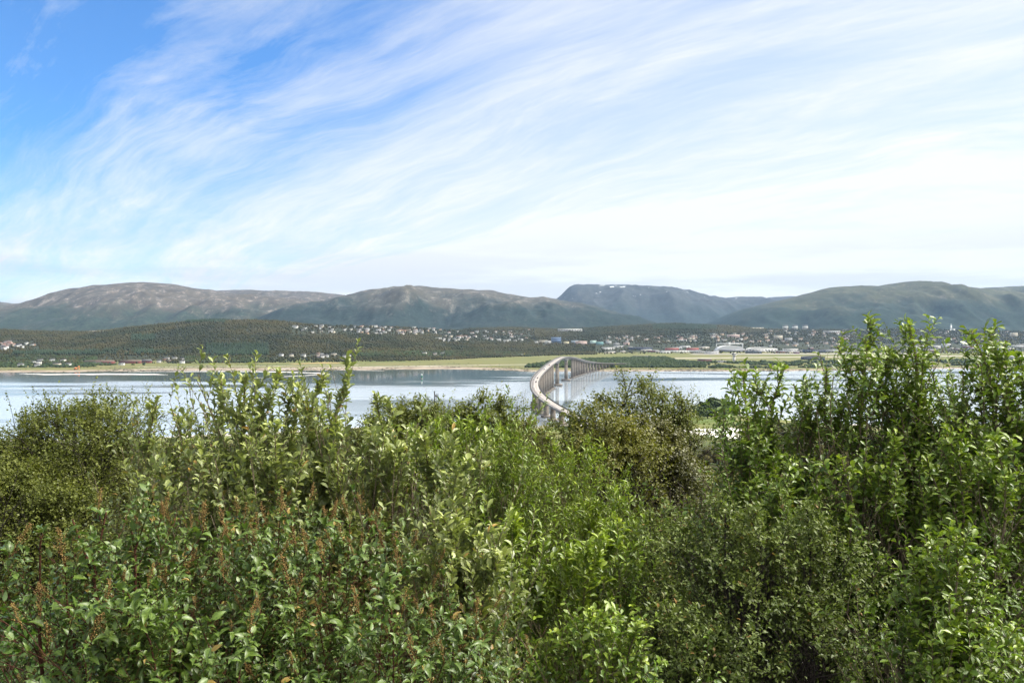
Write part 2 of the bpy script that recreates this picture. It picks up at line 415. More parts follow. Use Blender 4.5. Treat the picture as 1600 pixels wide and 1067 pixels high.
M3 = [(780, 520), (830, 490), (850, 478), (868, 464), (879, 455), (889, 444), (897, 441.5), (915, 442), (960, 443), (1000, 444), (1030, 446), (1055, 452), (1080, 459), (1100, 464), (1125, 462), (1155, 460), (1170, 461), (1185, 466),
      (1200, 470), (1300, 490), (1400, 515)]
mountain('mountain', M3, 13500, 4200, 2500, 91, mm3, 1.2)
M3b = [(1100, 500), (1150, 474), (1180, 465), (1200, 461), (1230, 459), (1260, 462), (1320, 470), (1420, 500)]
mountain('mountain', M3b, 14500, 3000, 2000, 97, mm3, .8)
M4 = [(1060, 530), (1110, 511), (1125, 500), (1145, 489), (1170, 478), (1205, 469), (1240, 461), (1270, 453), (1300, 445), (1335, 443), (1365, 444), (1385, 441), (1405, 438), (1430, 442), (1455, 446),
      (1490, 446), (1510, 449), (1560, 452), (1640, 460), (1800, 470), (2020, 490)]
mountain('mountain', M4, 8600, 2600, 2500, 41, mm4)
M4b = [(1380, 500), (1450, 465), (1500, 449), (1540, 446), (1600, 444), (1680, 446), (1800, 455), (2020, 480)]
mountain('mountain', M4b, 10500, 2500, 2500, 44, mm4)

# ------------------------------------------------------------------ near ground
nm, gg, out = new_mat('hillside_ground')
pos = gg.n('ShaderNodeNewGeometry').outputs['Position']; z = gg.sep(pos)[2]
n1 = gg.noise(pos, .9, 7, .65); n2 = gg.noise(pos, .03, 5, .6)
soil = gg.mix(gg.mapr(n1, .35, .65), (.02, .022, .01), (.055, .06, .022))
fld = gg.mix(gg.mapr(n2, .4, .6), (.09, .12, .035), (.15, .15, .06))
c = gg.mix(gg.mapr(z, 6, 14), fld, soil)
c = gg.mix(gg.mapr(gg.m('ADD', z, gg.m('MULTIPLY', gg.m('SUBTRACT', gg.noise(pos, .08, 5, .6), .5), 1.6)), 1.2, 2.2, 1, 0), c, (.36, .33, .30))
principled(gg, out, c, .95, .1)
ys = np.concatenate([np.arange(-20, 30, .7), np.geomspace(30, 900, 110)])
us = np.linspace(-1.05, 1.05, 150)
U, YY = np.meshgrid(us, ys); X = U * (np.maximum(YY, 0) + 22)
tag(link('hillside_ground', gridmesh('hillside_ground', X, YY, near_h(X, YY), nm)), kind='structure')

# ------------------------------------------------------------------ pale mounds made for the bright sky reflections on the sound
sm_ = plain('sky_sheen_pale', (.62, .57, .53), .45, .12, .02, .5)
def sky_sheen(pts, z=.12):
    """low pale mound shaped as a sky reflection, through (px, py, half width m) points on the water"""
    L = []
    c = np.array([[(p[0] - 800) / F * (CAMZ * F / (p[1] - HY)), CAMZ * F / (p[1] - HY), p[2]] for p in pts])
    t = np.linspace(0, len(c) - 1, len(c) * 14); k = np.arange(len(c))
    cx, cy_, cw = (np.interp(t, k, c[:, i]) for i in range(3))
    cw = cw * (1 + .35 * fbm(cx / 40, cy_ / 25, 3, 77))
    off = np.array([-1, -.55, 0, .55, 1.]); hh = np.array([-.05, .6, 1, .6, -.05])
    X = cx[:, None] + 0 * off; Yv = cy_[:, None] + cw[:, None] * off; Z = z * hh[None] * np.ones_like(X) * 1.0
    return tag(link('sky_sheen', gridmesh('sky_sheen', X, Yv, Z, sm_)), kind='structure')
sky_sheen([(30, 584, 2), (75, 585, 18), (130, 584.5, 26), (190, 584.5, 24), (240, 585, 14), (262, 585.5, 3)])
sky_sheen([(200, 581.5, 3), (260, 580.5, 10), (330, 580.2, 16), (400, 580.4, 20), (455, 581.5, 18), (505, 583.5, 9), (516, 584.2, 2)])
sky_sheen([(395, 591.0, 2), (440, 588.5, 8), (475, 586.8, 12), (500, 585, 12), (516, 584.2, 3)])
sky_sheen([(520, 578.4, 2), (560, 578.6, 6), (600, 579.2, 3)])

# ------------------------------------------------------------------ airfield strips, beach road
def strip(name, pts, mat, z=.06, half=6.0):
    """a surfaced strip following the ground; pts of (px, py, half width m)"""
    c = np.array([[*on_island(p[0], p[1])[:2], p[2]] for p in pts])
    t = np.linspace(0, len(c) - 1, len(c) * 24); k = np.arange(len(c))
    cx, cy_, cw = (np.interp(t, k, c[:, i]) for i in range(3))
    off = np.linspace(-1, 1, 7)
    X = cx[:, None] + 0 * off; Yv = cy_[:, None] + cw[:, None] * off
    Z = island_h(X, Yv) + z + .25
    return tag(link(name, gridmesh(name, X, Yv, Z, mat)), kind='structure')
asph = plain('runway_asphalt', (.27, .25, .24), .85, .1, .01)
gravel = plain('pale_gravel', (.46, .41, .37), .9, .15, .02)
strip('runway', [(985, 561, 26), (1100, 559.5, 26), (1300, 557.5, 28), (1600, 556, 30), (1750, 556, 30)], gravel)
strip('apron', [(1080, 553.5, 60), (1250, 553, 60), (1420, 552.5, 60)], asph)
strip('runway', [(420, 575.5, 6), (560, 573.5, 9), (700, 571.5, 10), (800, 570, 10), (850, 569.5, 8)], gravel)
strip('shore_path', [(215, 573.5, 7), (300, 573, 8), (420, 572, 8), (560, 570.5, 6)], gravel)
strip('field', [(455, 569, 30), (500, 567, 40), (545, 567, 20)], plain('stubble', (.30, .21, .09), .9, .12, .02), .1)

# ------------------------------------------------------------------ far woods (nobody could count these)
ICO = None
def ico():
    t = (1 + 5 ** .5) / 2
    v = np.array([(-1, t, 0), (1, t, 0), (-1, -t, 0), (1, -t, 0), (0, -1, t), (0, 1, t), (0, -1, -t), (0, 1, -t), (t, 0, -1), (t, 0, 1), (-t, 0, -1), (-t, 0, 1)]) / sqrt(1 + t * t)
    f = np.array([(0, 11, 5), (0, 5, 1), (0, 1, 7), (0, 7, 10), (0, 10, 11), (1, 5, 9), (5, 11, 4), (11, 10, 2), (10, 7, 6), (7, 1, 8), (3, 9, 4), (3, 4, 2), (3, 2, 6), (3, 6, 8), (3, 8, 9), (4, 9, 5), (2, 4, 11), (6, 2, 10), (8, 6, 7), (9, 8, 1)])
    return v, f
IV, IF = ico()
OV = np.array([(1, 0, 0), (0, 1, 0), (-1, 0, 0), (0, -1, 0), (0, 0, 1.15), (0, 0, -.8)], float)
OF = np.array([(0, 1, 4), (1, 2, 4), (2, 3, 4), (3, 0, 4), (1, 0, 5), (2, 1, 5), (3, 2, 5), (0, 3, 5)])
def blobs(c, rad, hgt, v=IV, f=IF, jit=.28, pinch=0.0):
    """many rough crowns: centres (n,3), radii, heights -> one mesh's arrays"""
    n = len(c); k = len(v)
    J = 1 + jit * rng.standard_normal((n, k, 1)).clip(-2, 2)
    a = rng.uniform(0, 2 * pi, n); ca, sa = np.cos(a)[:, None], np.sin(a)[:, None]
    W = v[None] * J
    if pinch: W[..., :2] *= (1 - pinch * np.clip(W[..., 2:3], -1, 1))
    x = W[..., 0] * ca - W[..., 1] * sa; y = W[..., 0] * sa + W[..., 1] * ca
    V = np.stack([c[:, 0:1] + x * rad[:, None], c[:, 1:2] + y * rad[:, None], c[:, 2:3] + W[..., 2] * hgt[:, None] * .5], -1)
    Fi = (f[None] + (np.arange(n) * k)[:, None, None]).reshape(-1, 3)
    return V.reshape(-1, 3), Fi, np.repeat(rng.uniform(0, 1, n), k)
def wood_mat(name, a, b, c3):
    m, gg, out = new_mat(name)
    r = attr(gg, 'rnd'); pos = gg.n('ShaderNodeNewGeometry').outputs['Position']
    n = gg.noise(pos, .0035, 6, .65)
    c = gg.mix(r, a, b); c = gg.mix(gg.mapr(n, .40, .60, 0, .85), c, tuple(q * 1.5 for q in c3))
    c = gg.mix(gg.mapr(gg.noise(pos, .35, 3, .7), .35, .65, 0, .35), c, tuple(q * .5 for q in a))
    principled(gg, out, c, .9, .1); return m
woodm = wood_mat('wood_foliage', (.011, .014, .004), (.038, .041, .009), (.044, .037, .012))
darkm = wood_mat('spruce_foliage', (.016, .028, .014), (.032, .048, .022), (.022, .036, .018))
def scatter(n, pxr, dr, keep):
    px = rng.uniform(*pxr, n); D = np.sqrt(rng.uniform(dr[0] ** 2, dr[1] ** 2, n))
    x = (px - 800) / F * D; z = island_h(x, D)
    py = HY + F * (CAMZ - z) / D
    m = keep(px, py, D, x, z)
    return np.stack([x, D, z], 1)[m], px[m], py[m], D[m]
def in_settlement(px, py):
    e = np.zeros(len(px), bool)
    for (a, b, c_, d_, k) in ((455, 700, 509, 524, .8), (690, 835, 516, 536, .8), (835, 990, 527, 542, .7), (940, 1050, 524, 538, .7), (1050, 1200, 521, 538, .8),
                             (1195, 1620, 514, 545, .75), (930, 1620, 538, 556, .93), (0, 60, 533, 549, .8), (130, 260, 556, 570, .8), (870, 912, 512, 520, .8), (430, 560, 553, 561, .65), (645, 700, 550, 558, .65)):
        e |= (px > a) & (px < b) & (py > c_) & (py < d_) & (rng.uniform(0, 1, len(px)) < k)
    return e
def keep_hill(px, py, D, x, z):
    t = (D - smooth_interp(FOOT, px, 30))
    gap = (fbm(x / 90, D / 90, 4, 99) > .9) & (rng.uniform(0, 1, len(x)) < .85)
    return (t > -15) & (z > 5) & ~in_settlement(px, py) & ~gap
c, px, py, D = scatter(210000, (-60, 1660), (2100, 5500), keep_hill)
r = rng.uniform(2.4, 5.4, len(c)) * (D / 3300) ** .5; h = r * rng.uniform(1.6, 2.6, len(c)); c[:, 2] += h * .33
V, Fi, R = blobs(c, r, h, OV, OF, .22)
tag(link('wood', mesh('wood', V, [Fi], woodm, {'rnd': R})), 'dark green wood covering the low hills across the water', 'wood', kind='stuff')
# spruce plantations: darker, pointed
def keep_spruce(px, py, D, x, z):
    a = (px > 322) & (px < 420) & (py > 540) & (py < 557)
    a |= (px > 205) & (px < 243) & (py > 525) & (py < 534)
    a |= (px > 1020) & (px < 1120) & (py > 509) & (py < 516)
    a |= (px > 290) & (px < 352) & (py > 502) & (py < 505.5)
    a |= (px > 20) & (px < 260) & (py > 549) & (py < 556) & (fbm(x / 60, D / 60, 3, 4) > 0)
    return a
c, px, py, D = scatter(160000, (-10, 1140), (2150, 5300), keep_spruce)
r = rng.uniform(2.6, 4.0, len(c)); h = rng.uniform(11, 17, len(c)); c[:, 2] += h * .42
V, Fi, R = blobs(c, r, h, OV, OF, .12, .55)
tag(link('spruce_plantation', mesh('spruce_plantation', V, [Fi], darkm, {'rnd': R})), 'near black spruce plantation blocks within the far woods', 'plantation', kind='stuff')
# thickets along the far shore and the airfield
def keep_shore(px, py, D, x, z):
    n = fbm(x / 70, D / 50, 4, 61)
    a = (px > 822) & (px < 1102) & (py < 574.5) & (py > np.interp(px, [822, 850, 875, 900, 925, 1000, 1040, 1060, 1102], [572, 567, 563.5, 562, 561, 559, 558.5, 564, 567])) & (n > -.95)
    a |= (px > 1095) & (px < 1330) & (py > 565) & (py < 575) & (n > .15)
    a |= (px > 1330) & (px < 1620) & (py > 562) & (py < 572) & (n > .25)
    a |= (px > -40) & (px < 150) & (py > 556) & (py < 574) & (n > -.25)
    a |= (px > 285) & (px < 420) & (py > 557) & (py < 567) & (n > -.9)
    a |= (px > 150) & (px < 285) & (py > 564) & (py < 571) & (n > .55)
    a |= (px > 560) & (px < 830) & (py > 549) & (py < 557) & (n > -.6)
    return a & (z > 2.2)
c, px, py, D = scatter(90000, (-60, 1660), (1800, 3200), keep_shore)
r = rng.uniform(2.6, 6.0, len(c)) * .9; h = r * rng.uniform(1.3, 1.9, len(c)); c[:, 2] += h * .3
V, Fi, R = blobs(c, r, h, IV, IF, .22)
tag(link('thicket', mesh('thicket', V, [Fi], wood_mat('thicket_foliage', (.014, .026, .008), (.046, .064, .018), (.026, .038, .013)), {'rnd': R})), 'bushy thickets growing along the far shore and airfield', 'thicket', kind='stuff')
n = 5200; px = rng.uniform(-60, 1660, n); D = shore_d(px) + rng.exponential(45, n) * np.where(px < 840, 1.8, .8) + rng.uniform(-12, 10, n)
x = (px - 800) / F * D; z = np.maximum(island_h(x, D), -.3); kk = fbm(x / 120, D / 60, 3, 15) > -.1
c = np.stack([x, D, z], 1)[kk]; r = rng.uniform(.5, 2.2, len(c)); V, Fi, R_ = blobs(c, r * 1.4, r * 1.1, IV, IF, .25)
tag(link('shore_rocks', mesh('shore_rocks', V, [Fi], wood_mat('wet_rock', (.05, .045, .035), (.16, .14, .11), (.09, .08, .05)), {'rnd': R_})), 'dark wet stones and weed strewn along the far tide line', 'rocks', kind='stuff')
# woods on the near slope, under the viewer
n = 9000
yy = rng.uniform(70, 640, n); xx = rng.uniform(-.8, .8, n) * yy
ppx = 800 + F * xx / yy
zz = near_h(xx, yy)
k = (zz > 4.5) & ~((np.abs(ppx - 860) < 60) & (yy > 520)) & ~((ppx > 1080) & (ppx < 1160) & (yy > 420))
c = np.stack([xx, yy, zz], 1)[k]; r = rng.uniform(1.6, 3.2, len(c)); h = r * 2.1; c[:, 2] += h * .35
V, Fi, R = blobs(c, r, h, IV, IF, .25)
tag(link('lower_wood', mesh('lower_wood', V, [Fi], woodm, {'rnd': R})), 'green wood on the slope between the bushes and the near shore', 'wood', kind='stuff')

# ------------------------------------------------------------------ bridge
PATH = [(560, 92), (620, 76), (690, 57), (740, 45), (811, 33), (872, 26.8), (930, 26.2), (1000, 31), (1070, 40.5), (1138, 50.5), (1200, 60), (1310, 77), (1457, 102), (1602, 135), (1700, 159), (1743, 170.5),
        (1850, 205), (1930, 233), (2040, 278), (2150, 327), (2230, 366)]
HGT = [(560, 7), (620, 9), (690, 12.5), (740, 15), (811, 18.6), (872, 22.4), (930, 26.3), (1000, 31), (1100, 37), (1200, 41.6), (1310, 45.3), (1385, 46.6), (1457, 46.0), (1530, 42.6), (1602, 37.5), (1700, 30), (1743, 27), (1850, 20.5), (1930, 16.5), (2040, 11.8), (2150, 8), (2230, 6.5)]
ys = np.arange(560, 2230, 4.0)
def smoothed(pts, x, wd): 
    s = 0; K = np.linspace(-1, 1, 21); W_ = 1 - np.abs(K) + .02
    for k_, w_ in zip(K, W_): s = s + w_ * np.interp(x + k_ * wd, *zip(*pts))
    return s / W_.sum()
bx = smoothed(PATH, ys, 70); bz = smoothed(HGT, ys, 70)
tx = np.gradient(bx, ys); tn = np.stack([tx, np.ones_like(tx)], 1); tn /= np.linalg.norm(tn, axis=1)[:, None]
nx, ny = tn[:, 1], -tn[:, 0]                     # to the right of travel
def bridge_at(y): return np.interp(y, ys, bx), np.interp(y, ys, bz), np.interp(y, ys, tx)
def depth(y):
    dmid = 2.1
    a = np.full_like(y, dmid)
    for p in (1310, 1457):
        q = np.clip(1 - np.abs(y - p) / 74, 0, 1); a = np.maximum(a, dmid + .5 + 5.4 * q ** 1.8)
    return a
def sweep(sec, closed=True):
    """sec(i) -> list of (offset, height) arrays along the bridge"""
    S = [(np.broadcast_to(o, ys.shape), np.broadcast_to(z, ys.shape)) for o, z in sec]
    V = np.stack([np.stack([bx + nx * o, ys + ny * o, bz + z], 1) for o, z in S], 1)    # (n,k,3)
    n, k = V.shape[:2]; i = np.arange(n * k).reshape(n, k); j = np.roll(i, -1, 1)
    Q = np.stack([i[:-1], j[:-1], j[1:], i[1:]], -1)
    if not closed: Q = Q[:, :-1]
    Q = Q.reshape(-1, 4)
    return V.reshape(-1, 3), Q
conc = plain('weathered_concrete', (.21, .195, .18), .85, .22, .12)
conc2 = plain('pier_concrete', (.19, .165, .14), .85, .3, .16)
asp = plain('bridge_asphalt', (.25, .225, .21), .85, .1, .2)
railm = plain('rail_steel', (.09, .09, .095), .55, .15, .4, .5, .3)
white = plain('white_paint', (.78, .78, .76), .6, .06, 1.0)
br_ = thing('road_bridge', 'long curved concrete road bridge on many tall piers crossing the sound', 'bridge', (0, 0, 0))
dp = depth(ys)
V, Q = sweep([(-5.9, 0), (-5.9, -.45), (-2.9, -.75), (-2.6, -dp), (2.6, -dp), (2.9, -.75), (5.9, -.45), (5.9, 0)])
link('girder', mesh('girder', V, [Q], conc), br_)
V, Q = sweep([(-4.3, .02), (-4.3, -.1), (4.3, -.1), (4.3, .02)]); link('roadway', mesh('roadway', V, [Q], asp), br_)
for s in (-1, 1):
    V, Q = sweep([(s * 5.55, -.02), (s * 5.85, -.02), (s * 5.85, .72), (s * 5.55, .72)]); kb = link('parapet', mesh('parapet', V, [Q], plain('kerb_concrete', (.13, .13, .13))), br_)
    mb = MB()
    V, Q = sweep([(s * 5.64, 1.02), (s * 5.78, 1.02), (s * 5.78, 1.18), (s * 5.64, 1.18)])
    V2, Q2 = sweep([(s * 5.67, .68), (s * 5.75, .68), (s * 5.75, .78), (s * 5.67, .78)])
    mb.add(V, Q, []); mb.add(V2, Q2, [])
    for i in range(0, len(ys), 1):
        x, y, z = bx[i] + nx[i] * s * 5.7, ys[i] + ny[i] * s * 5.7, bz[i]
        mb.box(x - .06, x + .06, y - .06, y + .06, z + .42, z + 1.04)
    link('railing', mb.me('railing', railm), kb)
V, Q = sweep([(-.09, .03), (-.09, .0), (.09, .0), (.09, .03)])
link('centre_marking', mesh('centre_marking', V, [Q], white), br_)
for s in (-1, 1):
    V, Q = sweep([(s * 3.6 - .09, .03), (s * 3.6 - .09, 0), (s * 3.6 + .09, 0), (s * 3.6 + .09, .03)]); link('edge_marking', mesh('edge_marking', V, [Q], white), br_)
# piers
pys = [1310, 1457]; y = 1310 - 82
while y > 640: pys.append(y); y -= 33
y = 1457 + 82
while y < 2190: pys.append(y); y += 33
def ground_z(x, y):
    return float(max(near_h(x, y) if y < 900 else island_h(x, y), 0))
for y in pys:
    x, z, tt = bridge_at(y); main = y in (1310, 1457)
    gz = max(float(near_h(x, y)) if y < 950 else -4, float(island_h(x, y)) if y > 1650 else -4)
    inwater = gz < .2
    z0 = gz - 1.0 if not inwater else -3.0
    top = z - float(depth(np.array([y * 1.0]))[0]) + .05
    wd, th = (3.2, 1.9) if main else (2.7, .95)
    mb = MB(); hgt = top - z0
    if main:
        mb.box(-wd, wd, -th, th, z0, top - 7, 0, .10)
        k = wd * .9; 
        Pn = [(-k, -th * .9, top - 7), (k, -th * .9, top - 7), (k, th * .9, top - 7), (-k, th * .9, top - 7), (-2.7, -3.4, top), (2.7, -3.4, top), (2.7, 3.4, top), (-2.7, 3.4, top)]
        mb.add(Pn, [(4, 5, 6, 7), (0, 1, 5, 4), (1, 2, 6, 5), (2, 3, 7, 6), (3, 0, 4, 7)], [])
    else:
        mb.box(-wd, wd, -th, th, z0, top - 1.6, 0, .08)
        k = wd * .92
        Pn = [(-k, -th * .92, top - 1.6), (k, -th * .92, top - 1.6), (k, th * .92, top - 1.6), (-k, th * .92, top - 1.6), (-2.9, -th, top), (2.9, -th, top), (2.9, th, top), (-2.9, th, top)]
        mb.add(Pn, [(4, 5, 6, 7), (0, 1, 5, 4), (1, 2, 6, 5), (2, 3, 7, 6), (3, 0, 4, 7)], [])
    p = link('pier', mb.me('pier', conc2), br_, (x, y, 0), (0, 0, -math.atan(tt)))
    if inwater:
        mb = MB(); a, b, hh = (8.5, 5.5, 3.4) if main else (5.2, 3.2, 2.6)
        mb.box(-a, a, -b, b, .7, hh); mb.box(-a * .8, a * .8, -b * .8, b * .8, -3, .69)
        link('pier_foot', mb.me('pier_foot', conc2), p)
# ------------------------------------------------------------------ cars on the bridge
glass = plain('car_glass', (.02, .025, .03), .12, .05, 1, .6)
rubber = plain('tyre_rubber', (.02, .02, .02), .8)
def car(y, lane, colour, cname, label, van=False):
    x, z, tt = bridge_at(y); rz = -math.atan(tt) + (pi if lane < 0 else 0)
    nl = sqrt(1 + tt * tt)
    t = thing('van' if van else 'car', label, 'van' if van else 'car', (x + lane / nl, y - lane * tt / nl, z + .03), rz, 'vehicles crossing the bridge')
    pm = plain(cname, colour, .35, .05, 1, .6)
    def prism(sec, w0, w1, nm_, mt, par):      # side outline (y,z) -> tapered body
        mb = MB(); n = len(sec)
        zt = max(q[1] for q in sec); zb = min(q[1] for q in sec)
        ws = [w0 + (w1 - w0) * (q[1] - zb) / (zt - zb) for q in sec]
        mb.v = [(-ws[i], sec[i][0], sec[i][1]) for i in range(n)] + [(ws[i], sec[i][0], sec[i][1]) for i in range(n)]; mb.n = 2 * n
        mb.q = [(i, (i + 1) % n, n + (i + 1) % n, n + i) for i in range(n)]; mb.qm = [0] * n
        me = mesh(nm_, mb.v, [np.array(mb.q), np.array([list(range(n))[::-1]]), np.array([list(range(n, 2 * n))])], mt)
        return link(nm_, me, par)
    if van:
        prism([(-2.6, .35), (2.5, .35), (2.6, .9), (2.3, 1.15), (1.7, 2.1), (1.5, 2.2), (-2.5, 2.2), (-2.6, 2.0)], .95, .86, 'body', pm, t)
        prism([(1.66, 1.25), (2.22, 1.2), (1.74, 2.04), (1.55, 2.04)], .93, .84, 'windscreen', glass, t)
        wb = 1.6; 
    else:
        prism([(-2.15, .3), (2.1, .3), (2.2, .62), (2.1, .82), (1.1, .95), (-1.9, 1.0), (-2.2, .9), (-2.22, .5)], .88, .84, 'body', pm, t)
        prism([(-1.95, .98), (1.05, .96), (.45, 1.38), (-1.45, 1.40)], .80, .62, 'window', glass, t)
        prism([(-1.45, 1.39), (.45, 1.37), (.3, 1.46), (-1.3, 1.47)], .64, .55, 'roof', pm, t)
        wb = 1.35
    for sx in (-1, 1):
        for sy in (-1, 1):
            mb = MB(); mb.wheel(0, 0, 0, .33, .22); o = link('wheel', mb.me('wheel', rubber), t, (sx * .80, sy * wb, .33), (0, 0, pi / 2))
    return t
car(905, -1.9, (.75, .75, .74), 'car_white', 'white car lowest on the bridge, alone near the bend')
car(952, 1.8, (.03, .03, .035), 'car_black', 'black car, nearer of the two dark cars at the bend')
car(992, 1.9, (.035, .035, .04), 'car_darkgrey', 'dark grey car just ahead of the black car at the bend')
car(985, -1.9, (.6, .62, .65), 'car_silver', 'silver car in the left lane beside the dark grey car')
car(1105, 1.8, (.8, .8, .79), 'car_bright', 'white van climbing the middle of the bridge ramp', True)
car(1150, -1.9, (.78, .79, .8), 'car_pale', 'pale car coming down beside the bridge railing above the white van')
car(1168, 1.9, (.3, .04, .03), 'car_red', 'dull red car ahead of the pale car on the ramp')
car(1268, -1.8, (.76, .76, .76), 'car_cream', 'white car nearest the top of the bridge')

# ------------------------------------------------------------------ houses and buildings across the water
roofs = {'grey': (.10, .10, .10), 'dark': (.05, .048, .05), 'rust': (.22, .12, .09), 'brown': (.13, .09, .07)}
walls = {'white': (.57, .56, .54), 'cream': (.56, .50, .40), 'red': (.15, .03, .026), 'grey': (.42, .42, .42), 'ochre': (.42, .31, .21), 'pink': (.50, .41, .36), 'brown': (.22, .14, .09)}
pane = plain('dark_window', (.04, .05, .06), .2, .05, 1, .6)
hp = {}
def house_mesh(wc, rc, big):
    k = (wc, rc, big)
    if k not in hp:
        mb = MB(); L, W_, H = (9, 4.6, 6.0) if big else (5.6, 4.2, 4.6)
        mb.box(-L, L, -W_, W_, -6, H, 0); mb.gable(-L, L, -W_, W_, H + .01, H + 2.6, 1, .6)
        nwin = 5 if big else 3
        for i in range(nwin):
            x = -L + 2 * L * (i + .5) / nwin
            for z0 in ((1.0, 3.7) if big else (1.6,)): mb.box(x - .65, x + .65, -W_ - .06, -W_ + .02, z0, z0 + 1.3, 2)
        mb.box(L * .3, L * .3 + .8, -.4, .4, H + 1, H + 3.6, 1)
        hp[k] = mb.me('house', plain('wall_' + wc, walls[wc], .8, .06, .3), plain('roof_' + rc, roofs[rc], .8, .15, .5), pane)
    return hp[k]
CLUST = [  # px0,px1,py0,py1,n, wall colours, roof colours, place, big share
    (455, 560, 510.5, 521, 22, ['white', 'white', 'grey', 'cream'], ['dark', 'grey'], 'on left wooded ridge', .2),
    (560, 690, 511, 524, 50, ['white', 'white', 'grey', 'cream', 'ochre'], ['dark', 'grey', 'rust'], 'in the hillside village', .3),
    (690, 832, 517, 534, 46, ['white', 'white', 'grey', 'cream'], ['grey', 'dark', 'rust'], 'left of bridge top', .4),
    (438, 550, 556, 560, 11, ['white', 'cream', 'grey'], ['dark', 'grey'], 'behind pale shore field', .2),
    (650, 692, 553.5, 557, 5, ['white', 'pink', 'red'], ['grey', 'rust'], 'behind the airfield grass', .2),
    (0, 20, 536, 549, 12, ['white', 'pink', 'grey'], ['rust', 'rust', 'grey'], 'at far left edge', .3),
    (24, 56, 538, 545, 6, ['grey', 'white', 'brown'], ['dark', 'grey'], 'in trees at left', .0),
    (32, 108, 565, 575, 10, ['white', 'white', 'cream', 'grey'], ['dark', 'grey'], 'by the left shore', .0),
    (240, 290, 562, 569, 7, ['white', 'grey', 'brown'], ['grey', 'dark'], 'beside the red barns', .1),
    (940, 1052, 526, 535, 18, ['white', 'pink', 'cream', 'grey'], ['rust', 'grey'], 'right of office row', .1),
    (1058, 1096, 526, 534, 16, ['white', 'grey', 'cream'], ['grey', 'rust'], 'above the airport sheds', .4),
    (1110, 1200, 522.5, 536, 36, ['ochre', 'cream', 'white', 'pink'], ['rust', 'grey', 'brown'], 'behind the domed hall', .4),
    (1200, 1335, 516, 542, 62, ['white', 'ochre', 'cream', 'grey', 'pink'], ['grey', 'rust', 'dark'], 'in middle right town', .4),
]
CLUST.append((1400, 1620, 517, 543, 40, ['white', 'cream', 'grey', 'pink'], ['grey', 'rust', 'dark'], 'in far right town', .4))
adj = {'white': 'white', 'cream': 'cream', 'red': 'red', 'grey': 'grey', 'ochre': 'ochre', 'pink': 'pinkish', 'brown': 'brown'}
radj = {'grey': 'grey roofed', 'dark': 'black roofed', 'rust': 'rust roofed', 'brown': 'brown roofed'}
HS = []
for (a, b, c_, d_, n, wc, rc, where, bs) in CLUST:
    rr = random.Random(int(a * 7 + n))
    for i in range(n):
        px = rr.uniform(a, b); py = rr.uniform(c_, d_); wcol = rr.choice(wc); rcol = rr.choice(rc); big = rr.random() < bs
        p = on_island(px, py)
        o = link('house', house_mesh(wcol, rcol, big), None, p, (0, 0, rr.uniform(-.6, .6)))
        s = rr.uniform(.95, 1.3); o.scale = (s, s, s); o.location.z += 2.2
        HS.append((px, f"{'long' if big else 'small'} {adj[wcol]} {radj[rcol]} house", where, o))

_T = ['twenty', 'thirty', 'forty', 'fifty']; _U = ['', '-one', '-two', '-three', '-four', '-five', '-six', '-seven', '-eight', '-nine']
_UO = ['', '-first', '-second', '-third', '-fourth', '-fifth', '-sixth', '-seventh', '-eighth', '-ninth']; _TO = ['twentieth', 'thirtieth', 'fortieth', 'fiftieth']
NUM = ['one', 'two', 'three', 'four', 'five', 'six', 'seven', 'eight', 'nine', 'ten', 'eleven', 'twelve', 'thirteen', 'fourteen', 'fifteen', 'sixteen']
ORD = ['leftmost', 'second', 'third', 'fourth', 'fifth', 'sixth', 'seventh', 'eighth', 'ninth', 'tenth', 'eleventh', 'twelfth', 'thirteenth', 'fourteenth', 'fifteenth', 'sixteenth']
NUM += ['seventeen', 'eighteen', 'nineteen'] + [t + u for t in _T for u in _U]; ORD += ['seventeenth', 'eighteenth', 'nineteenth'] + [(t + u if u else to) for t, to in zip(_T, _TO) for u in _UO]
sets = {}
for h in sorted(HS, key=lambda h: h[0]): sets.setdefault((h[1], h[2]), []).append(h[3])
for (kind_, where), L in sets.items():
    for i, o in enumerate(L):
        if len(L) == 1: lab = f"{kind_} {where}"
        elif len(L) == 2: lab = f"{'left' if i == 0 else 'right'} one of two {kind_}s {where}"
        else: lab = f"{ORD[i] + (' from left' if i else '')} of {NUM[len(L) - 1]} {kind_}s {where}"
        tag(o, lab, 'house', 'houses ' + where)

